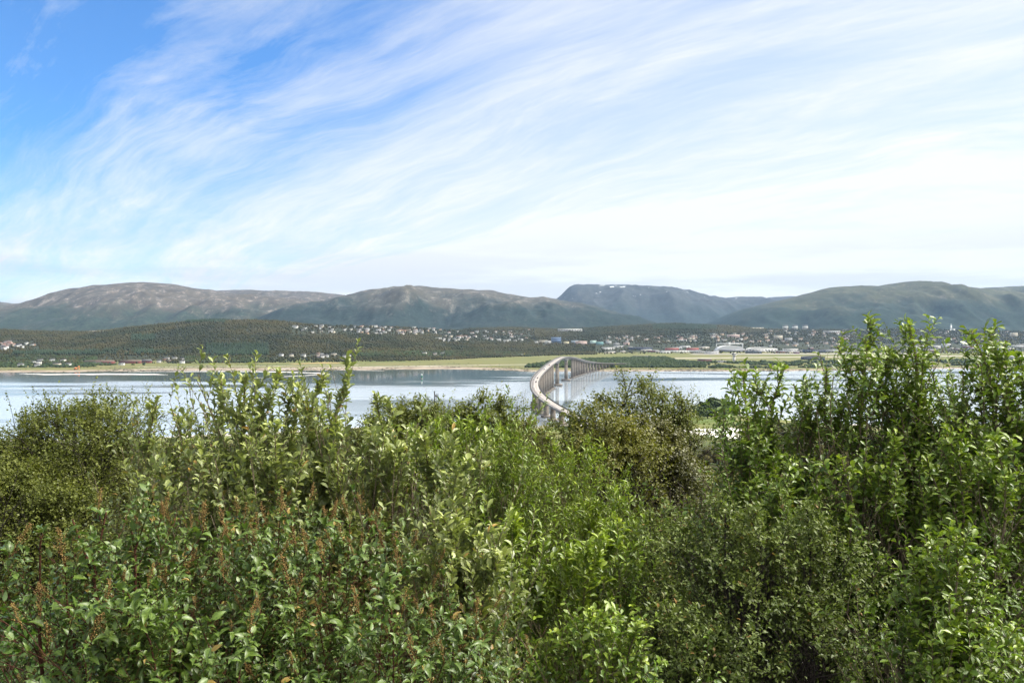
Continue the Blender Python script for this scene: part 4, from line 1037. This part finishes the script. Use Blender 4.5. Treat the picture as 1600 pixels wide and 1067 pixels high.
# --- birches and other trees further back
plant('birch_tree', 'round crowned olive birch at the far left with dark crooked branches', 'birch tree', [(20, 690, 14), (55, 662, 14.4), (100, 642, 14), (145, 638, 14.5), (178, 655, 13.8), (200, 690, 14.3), (-20, 715, 14.2)], sp(BIRCH, gap=.020), 101, base=(95, 14), spread=.12)
plant('birch_tree', 'darker birch below and behind the round one, cut by the left edge', 'birch tree', [(-10, 760, 12), (40, 740, 12.5), (90, 770, 12.2), (-60, 720, 12)], BIRCH, 102, base=(20, 12), spread=.2)
plant('birch_tree', 'olive birch with a narrow crown just right of the tall pale willow shoots', 'birch tree', [(610, 634, 13), (640, 640, 13.3), (590, 650, 12.6)], sp(BIRCH, l1=.26), 103, base=(612, 13), spread=.3)
plant('birch_tree', 'low twin topped birch behind the little spruce tip', 'birch tree', [(655, 630, 13), (690, 648, 13.4), (672, 655, 13.2)], sp(BIRCH, l1=.24), 104, base=(668, 13.2), spread=.3)
plant('birch_tree', 'dense olive birch with a dark stem left of the bridge', 'birch tree', [(752, 622, 13), (725, 640, 13.2), (780, 640, 12.8), (800, 660, 13)], sp(BIRCH, l1=.27), 105, base=(748, 13), spread=.3)
plant('birch_tree', 'yellowish low birch right beside the bridge foot', 'birch tree', [(818, 664, 15), (836, 672, 15.3), (800, 664, 15), (850, 680, 15)], sp(BIRCH, mat=m_birchy, l1=.22), 106, base=(820, 15), spread=.3)
plant('birch_tree', 'dark open topped birch right of the bridge foot', 'birch tree', [(915, 645, 14), (938, 622, 14.3), (955, 626, 14), (896, 658, 14), (876, 668, 14)], sp(BIRCH, l1=.25, gap=.027, k1=22, k2=8, cl=.32, clt=.12), 107, base=(915, 14), spread=.3)
plant('birch_tree', 'tallest loose birch rising against the water, right of the bridge', 'birch tree', [(988, 592, 14), (1000, 600, 14.2), (1018, 610, 14.1)], sp(BIRCH, l1=.24, gap=.028, k1=22, k2=8, cl=.32, clt=.12), 108, base=(1000, 14), spread=.3)
plant('birch_tree', 'broad birch with a thin see through top, right neighbour of the tallest', 'birch tree', [(1036, 622, 13.6), (1054, 612, 13.8), (1066, 626, 13.5), (1048, 650, 13.4)], sp(BIRCH, l1=.19, gap=.027, k1=22, k2=8, cl=.32, clt=.12), 109, base=(1065, 13.6), spread=.3)
plant('birch_tree', 'yellow green birch in front of the dark open topped one', 'birch tree', [(950, 658, 11), (965, 672, 11.2), (930, 690, 11), (985, 700, 11.3)], sp(BIRCH, mat=m_birchy, l1=.26), 110, base=(955, 11), spread=.3)
plant('birch_tree', 'brownish olive birch with a dense dark crown before the tall loose ones', 'birch tree', [(1000, 665, 12), (1028, 668, 12.2), (1050, 682, 12), (1068, 710, 12.1), (1015, 690, 11.8)], sp(BIRCH, l1=.22, mat=leaf_mat('brown_birch_leaf', (.048, .056, .012), (.125, .135, .032), (.2, .18, .05), None, .45, .2, .45)), 111, base=(1040, 12), spread=.3)
plant('birch_tree', 'low brownish birch between the white bay and the right willow', 'birch tree', [(1105, 735, 13), (1135, 745, 13), (1088, 755, 13)], sp(BIRCH, l1=.18), 112, base=(1115, 13), spread=.3)
# --- willows
plant('willow_shrub', 'grey green willow whose shoots stand left of the tallest ones, by the birch', 'shrub', [(247, 620, 7), (268, 640, 7.2), (345, 600, 6.8), (225, 690, 7), (300, 655, 7.3), (320, 640, 7)], sp(SALLOW, gap=.022), 201, base=(280, 7), spread=.5)
plant('willow_shrub', 'pale willow with three thin upright shoots before the water', 'shrub', [(383, 596, 6.6), (436, 583, 6.4), (467, 603, 6.5), (405, 650, 6.4), (360, 640, 6.6)], SALLOW, 202, base=(410, 6.5), spread=.5)
plant('willow_shrub', 'pale willow carrying the single tallest shoot of the left side', 'shrub', [(546, 570, 6.2), (497, 597, 6.3), (585, 615, 6.4), (520, 650, 6.2), (570, 660, 6)], SALLOW, 203, base=(535, 6.2), spread=.5)
plant('willow_shrub', 'grey green willow mass in the left middle, under the tallest shoots', 'shrub', row(235, 480, 672, 730, 5.5, 6.1, 7, 5), sp(SALLOW, k1=16), 204, base=(355, 5.7), spread=.6)
plant('willow_shrub', 'silvery willow mass in the middle, around a reddish stem', 'shrub', row(480, 740, 668, 735, 5.6, 6.2, 8, 6), sp(SALLOW, k1=16), 205, base=(610, 5.8), spread=.6)
plant('willow_shrub', 'silvery willow leaning low at the bottom middle beside the dark hollow', 'shrub', row(640, 800, 800, 880, 4.6, 5.0, 5, 8), sp(SALLOW, leaf=.062), 206, base=(720, 4.8), spread=.6)
plant('willow_shrub', 'fresh green narrow leaved willow in the middle, upper row', 'shrub', row(640, 830, 655, 705, 7.2, 8.2, 7, 9), NARROW, 207, base=(745, 7.6), spread=.6)
plant('willow_shrub', 'fresh green narrow leaved willow with yellow shoots under the bridge foot', 'shrub', row(800, 935, 690, 750, 7.4, 8.4, 5, 10), sp(NARROW, young=1.2), 208, base=(865, 7.8), spread=.6)
plant('willow_shrub', 'bright green willow at the centre right, below the yellow green birch', 'shrub', row(880, 1010, 750, 830, 6.8, 7.4, 5, 11), NARROW, 209, base=(945, 7), spread=.6)
plant('willow_shrub', 'deep green willow filling the bottom centre', 'shrub', row(760, 980, 810, 900, 5.2, 6.0, 6, 12), sp(NARROW, w=.36, tpl='oval', mat=m_green), 210, base=(870, 5.6), spread=.6)
plant('willow_shrub', 'low green willow at the bottom edge right of centre', 'shrub', row(850, 1030, 940, 1010, 4.8, 5.2, 4, 13), sp(RIGHT, leaf=.050, gap=.016, l1=.36), 211, base=(950, 4.9), spread=.6)
# --- right group
plant('willow_tree', 'slim willow with one lone leafy spire left of the right hand group', 'willow tree', [(1160, 583, 7), (1184, 600, 7.1), (1156, 700, 7), (1180, 680, 6.9)], RIGHT, 301, base=(1165, 7), spread=.3)
plant('willow_tree', 'willow with a low pointed spire, second of the right hand group', 'willow tree', [(1228, 568, 7), (1240, 600, 7.1), (1205, 660, 7), (1262, 650, 7)], RIGHT, 302, base=(1235, 7), spread=.25)
plant('willow_tree', 'willow with a branching yellowish spire, third of the right hand group', 'willow tree', [(1308, 541, 6.8), (1292, 575, 6.9), (1332, 590, 6.8), (1285, 620, 6.9)], sp(RIGHT, k1=19), 303, base=(1325, 6.8), spread=.15)
plant('willow_tree', 'tallest willow in the picture, its tip reaching over the far town', 'willow tree', [(1366, 497, 6.8), (1352, 530, 6.9), (1385, 545, 6.8), (1395, 600, 6.7)], sp(RIGHT, k1=20), 304, base=(1390, 6.9), spread=.12)
plant('willow_tree', 'straight willow just right of the tallest one, nearly as high', 'willow tree', [(1421, 505, 6.9), (1412, 560, 7), (1440, 570, 7)], sp(RIGHT, k1=20), 305, base=(1402, 7.0), spread=.12)
plant('willow_tree', 'low willow in the gap between the two high right hand groups', 'willow tree', [(1460, 600, 7), (1478, 640, 6.9), (1450, 660, 7), (1492, 655, 7)], RIGHT, 306, base=(1465, 7), spread=.6)
plant('willow_tree', 'twin tipped high willow close to the right edge', 'willow tree', [(1518, 517, 6.6), (1542, 514, 6.6), (1505, 580, 6.6), (1530, 600, 6.5)], sp(RIGHT, k1=20), 307, base=(1540, 6.6), spread=.15)
plant('willow_tree', 'high willow cut by the right edge of the picture', 'willow tree', [(1573, 532, 6.4), (1592, 560, 6.4), (1610, 570, 6.4), (1560, 600, 6.3), (1640, 580, 6.4)], sp(RIGHT, k1=20), 308, base=(1590, 6.4), spread=.2)
plant('willow_shrub', 'dense green willow filling under the spires, left half of the right group', 'shrub', row(1155, 1330, 695, 780, 5.8, 6.6, 6, 20), RIGHT, 309, base=(1235, 6.2), spread=.6)
plant('willow_shrub', 'dense green willow filling under the spires, right half of the right group', 'shrub', row(1340, 1620, 660, 760, 5.6, 6.4, 7, 21), RIGHT, 310, base=(1480, 6), spread=.6)
plant('willow_shrub', 'pale sunlit willow sprig standing forward at the lower right', 'shrub', [(1462, 835, 4.6), (1495, 828, 4.6), (1425, 880, 4.7), (1515, 880, 4.6)], sp(RIGHT, young=1.1, leaf=.052, l1=.3), 311, base=(1475, 4.7), spread=.6)
plant('willow_shrub', 'green willow in the bottom right corner', 'shrub', row(1440, 1660, 965, 1030, 4.4, 4.9, 4, 22), sp(RIGHT, leaf=.054, l1=.36), 312, base=(1520, 4.5), spread=.6)
# --- small leaved brownish shrubs at bottom right of centre
plant('small_leaved_shrub', 'brownish small leaved bush left of the right willow trunks', 'shrub', row(1000, 1150, 770, 850, 6.0, 6.8, 5, 30), SMALL, 401, base=(1080, 6.4), spread=.5)
plant('small_leaved_shrub', 'dark small leaved bush with thin pale twigs under the right willows', 'shrub', row(1130, 1310, 780, 870, 5.4, 6.2, 8, 31), sp(SMALL, dens=[.9, 1, 1, 1], clt=-.45), 402, base=(1215, 5.8), spread=.5)
plant('small_leaved_shrub', 'small leaved bush at the bottom edge before the dark stems', 'shrub', row(1030, 1290, 930, 1010, 4.9, 5.5, 6, 32), sp(SMALL, clt=-.4, leaf=.034), 403, base=(1150, 4.9), spread=.5)
# --- seeding broad leaved bushes at bottom left
spike_m = leaf_mat('seed_husk', (.15, .075, .03), (.42, .27, .10), (.46, .38, .14), None, .6, .2, .2)
def seed_spike_mesh(seed):
    R = np.random.default_rng(seed); H = .17; ps = [np.stack([np.zeros(6), np.zeros(6), np.linspace(0, H, 6)], 1)]
    main = np.array(ps); Bv, t, i, L = spawn(main, 14, .1, .98, lambda t, i: .075 * (1.15 - t), .55, 4, .3, R, .4)
    V1, Q1 = tubes(np.concatenate([main]), np.array([.0016]), np.array([.0008]), 3); V2, Q2 = tubes(Bv, np.full(len(Bv), .001), np.full(len(Bv), .0006), 3)
    c = []
    for C_, kk in ((main, 16), (Bv, 7)):
        for cc_ in C_:
            tt = R.uniform(.1, 1, kk) * (len(cc_) - 1); j = np.minimum(tt.astype(int), len(cc_) - 2); u = (tt - j)[:, None]
            c.append(cc_[j] * (1 - u) + cc_[j + 1] * u + .003 * R.standard_normal((kk, 3)))
    c = np.concatenate(c); n = len(c); V3, F3, r3 = blobs(c, R.uniform(.0018, .0036, n), R.uniform(.004, .008, n), OV, OF, .2)
    V, Q = join([(V1, Q1), (V2, Q2)])
    VV = np.concatenate([V, V3]); 
    return mesh('seed_spike', VV, [Q, F3 + len(V)], spike_m, {'rnd': np.concatenate([np.full(len(V), .1), r3]), 'young': np.concatenate([np.zeros(len(V)), (r3 * 7 % 1) * .6]), 'odd': np.zeros(len(VV)), 'across': np.ones(len(VV))})
spikes = [seed_spike_mesh(k) for k in range(5)]
def seedbush(label, tips, s_, seed, base, nsp):
    th, S, B1, B2, org = plant('seeding_bush', label, 'bush', tips, s_, seed, base=base, spread=.15 if seed == 501 else .42)
    R = random.Random(seed)
    ends = [S[i, -1] for i in range(len(S))] + [B1[i, -1] for i in range(len(B1)) if B1[i, -1, 2] > .62 * S[..., 2].max()]
    R.shuffle(ends)
    for e in ends[:nsp]:
        o = link('seed_spike', R.choice(spikes), th, (e[0], e[1], e[2] - .02), (R.uniform(-.45, .45), R.uniform(-.45, .45), R.uniform(0, 6)))
        s1 = R.uniform(.45, 1.1); o.scale = (s1, s1, s1)
seedbush('broad leaved bush with orange brown seed spikes, left of the bottom left corner group', [(62, 838, 3.7), (112, 812, 3.8), (165, 800, 3.9), (238, 778, 3.9), (205, 830, 4.0), (100, 880, 3.6)], sp(BIG, rad=.0075), 501, (232, 3.9), 30)
seedbush('seeding bush with many rusty spikes standing in front of the grey green willow', row(240, 420, 790, 850, 4.0, 4.6, 6, 41), BIG, 502, (330, 4.3), 84)
seedbush('seeding bush with rusty spikes before the silvery willow', row(420, 600, 800, 870, 3.9, 4.4, 6, 42), BIG, 503, (510, 4.1), 76)
seedbush('seeding bush at the bottom edge, its large leaves nearest the viewer', row(300, 560, 920, 990, 3.5, 3.9, 6, 43), sp(BIG, leaf=.038), 504, (430, 3.7), 24)
seedbush('seeding bush at the bottom, right of the large leaved one', row(540, 720, 890, 970, 3.7, 4.1, 5, 44), sp(BIG, leaf=.037), 505, (630, 3.9), 26)
seedbush('broad leaved bush in the bottom left corner with few spikes', row(150, 320, 920, 1000, 3.4, 3.8, 5, 45), sp(BIG, leaf=.040), 506, (240, 3.6), 8)
plant('leafy_bush', 'small fresh green bush in the very bottom left corner', 'bush', row(-30, 90, 950, 1010, 4.6, 5.4, 5, 46), sp(RIGHT, mat=m_low, leaf=.05, l1=.4), 507, base=(30, 5), spread=.6)
print('leaves', NLEAF[0])

# --- spruces peeping over the bushes
def spruce(px, py, D, label, seed, hv=5.5, wid=.30):
    R = np.random.default_rng(seed); tip = P(px, py, D); gz = float(near_h(tip[0], tip[1])); H = tip[2] - gz
    S = np.array([np.stack([np.zeros(10), np.zeros(10), np.linspace(0, H, 10)], 1)])
    k = int(H * 9); B1, t, i, L = spawn(S, k, .1, .985, lambda t, i: H * wid * (1.03 - t), 1.35, 7, .10, R, 0, .01)
    B2, t2, i2, L2 = spawn(B1, 9, .15, .97, lambda t, i: L[i] * .28 * (1.1 - t) + .04, .9, 4, 0, R, 0, .01)
    LS = []
    for Cv, Lc in ((S, np.array([H])), (B1, L), (B2, L2)):
        cnt = np.maximum(4, Lc / .012).astype(int).clip(0, 90 if len(Cv) > 1 else 700); idx = np.repeat(np.arange(len(Cv)), cnt); o = np.concatenate([np.arange(c) for c in cnt]); t = ((o + .5) / cnt[idx])
        LS.append(foliage(Cv, idx, t, .7, R.uniform(.02, .034, len(t)), .16, R, 'diamond', np.clip((t - .8) * 2, 0, 1)))
    th = thing('spruce_tree', label, 'spruce tree', (tip[0], tip[1], gz))
    V, Q = join([tubes(S, np.array([.08]), np.array([.008]), 6), tubes(B1, np.full(len(B1), .012), np.full(len(B1), .003), 3), tubes(B2, np.full(len(B2), .004), np.full(len(B2), .002), 3)])
    link('trunk', mesh('trunk', V, [Q], bark_d), th)
    V, Fi, A = gather(LS); link('crown', mesh('crown', V, [Fi], m_spruce, A), th)
m_spruce = leaf_mat('spruce_needle', (.012, .032, .012), (.035, .065, .022), (.06, .09, .03), None, .5, .1, .3)
spruce(679, 611, 15, 'thin spruce whose bare tip pokes above the birches left of centre', 601, wid=.18)
spruce(727, 634, 16, 'spruce tip just left of the dense olive birch', 602, wid=.2)
spruce(287, 640, 16, 'dark spruce behind the leftmost willow shoots, left one', 603, wid=.22)
spruce(318, 655, 17, 'dark spruce behind the willow shoots, right one and lower', 604, wid=.28)
spruce(834, 655, 19, 'small dark spruce just left of the bridge foot', 605, wid=.2)

# ------------------------------------------------------------------ near shore headland, right of the bridge
def round_tree(x, y, H, Wd, label, seed):
    R = np.random.default_rng(seed); gz = float(near_h(x, y)); th = thing('shore_tree', label, 'tree', (x, y, max(gz, .3)), 0, 'trees on the near headland')
    n = 260; v = norm(R.standard_normal((n, 3))) * (R.uniform(.25, 1, n) ** .4)[:, None]; v[:, 2] = np.abs(v[:, 2]) * 1.0
    c = v * np.array([Wd, Wd, H * .62]) + np.array([0, 0, H * .33]); r = R.uniform(.09, .19, n) * Wd
    V, Fi, rn = blobs(c, r, r * 1.7, IV, IF, .24)
    link('crown', mesh('crown', V, [Fi], bm_, {'rnd': rn}), th)
    link('trunk', MB().cyl(0, 0, -1, H * .55, Wd * .07, Wd * .03, 8).me('trunk', bark_d), th)
bm_ = wood_mat('headland_foliage', (.025, .042, .015), (.065, .090, .032), (.045, .062, .022))
for i, (px, D, H, Wd, lb) in enumerate([(1100, 790, 15, 9, 'leftmost dark tree of the headland thicket'), (1114, 800, 19, 11, 'highest dark tree in the middle of the headland'), (1128, 795, 18, 10, 'broad dark tree right of the highest headland tree'),
                                        (1141, 790, 13, 8, 'lower tree at the right end of the headland thicket'), (1106, 745, 10, 9, 'front left low bush of the headland'), (1126, 735, 11, 10, 'front middle bush of the headland, over the meadow'),
                                        (1143, 745, 9, 8, 'front right bush of the headland'), (1088, 770, 12, 9, 'tree half hidden by the broad birch, on the headland')]):
    round_tree((px - 800) / F * D, D, H, Wd, lb, 700 + i)
# bright tidal inlet and its sand, plus bridge approach embankment
x0 = (1115 - 800) / F
def patch(name, cx, cy, rx, ry, mat, z, seed, kind='structure'):
    a = np.linspace(0, 2 * pi, 49)[:-1]; rr = 1 + .22 * fbm(np.cos(a) * 1.6 + seed, np.sin(a) * 1.6, 3, seed)
    rings = [0.001, .4, .75, 1.0]; V = []
    for q in rings:
        X = cx + rx * rr * q * np.cos(a); Yv = cy + ry * rr * q * np.sin(a); V.append(np.stack([X, Yv, np.full_like(X, z) + (near_h(X, Yv) if z < 50 and name != 'tidal_pool' else 0)], 1))
    n = len(a); i = np.arange(n * len(rings)).reshape(len(rings), n); j = np.roll(i, -1, 1)
    Q = np.stack([i[:-1], j[:-1], j[1:], i[1:]], -1).reshape(-1, 4)
    return tag(link(name, mesh(name, np.concatenate(V), [Q], mat)), kind=kind)
patch('sand_flat', x0 * 610 + 6, 612, 46, 44, plain('bright_sand', (.75, .71, .66), .7, .06, .1), .15, 5)

# ------------------------------------------------------------------ haze
hm, gg, out = new_mat('haze')
pv = gg.n('ShaderNodeVolumePrincipled'); pv.inputs['Color'].default_value = (.46, .67, 1.0, 1); pv.inputs['Density'].default_value = 2.0e-5
pv.inputs['Anisotropy'].default_value = 0.1
gg.put(out.inputs['Volume'], pv.outputs[0])
hz_ = link('haze', MB().box(-14500, 14500, -320, 17800, -40, 1250).me('haze', hm)); tag(hz_, 'pale blue haze filling the air over the sound', 'haze', kind='stuff')
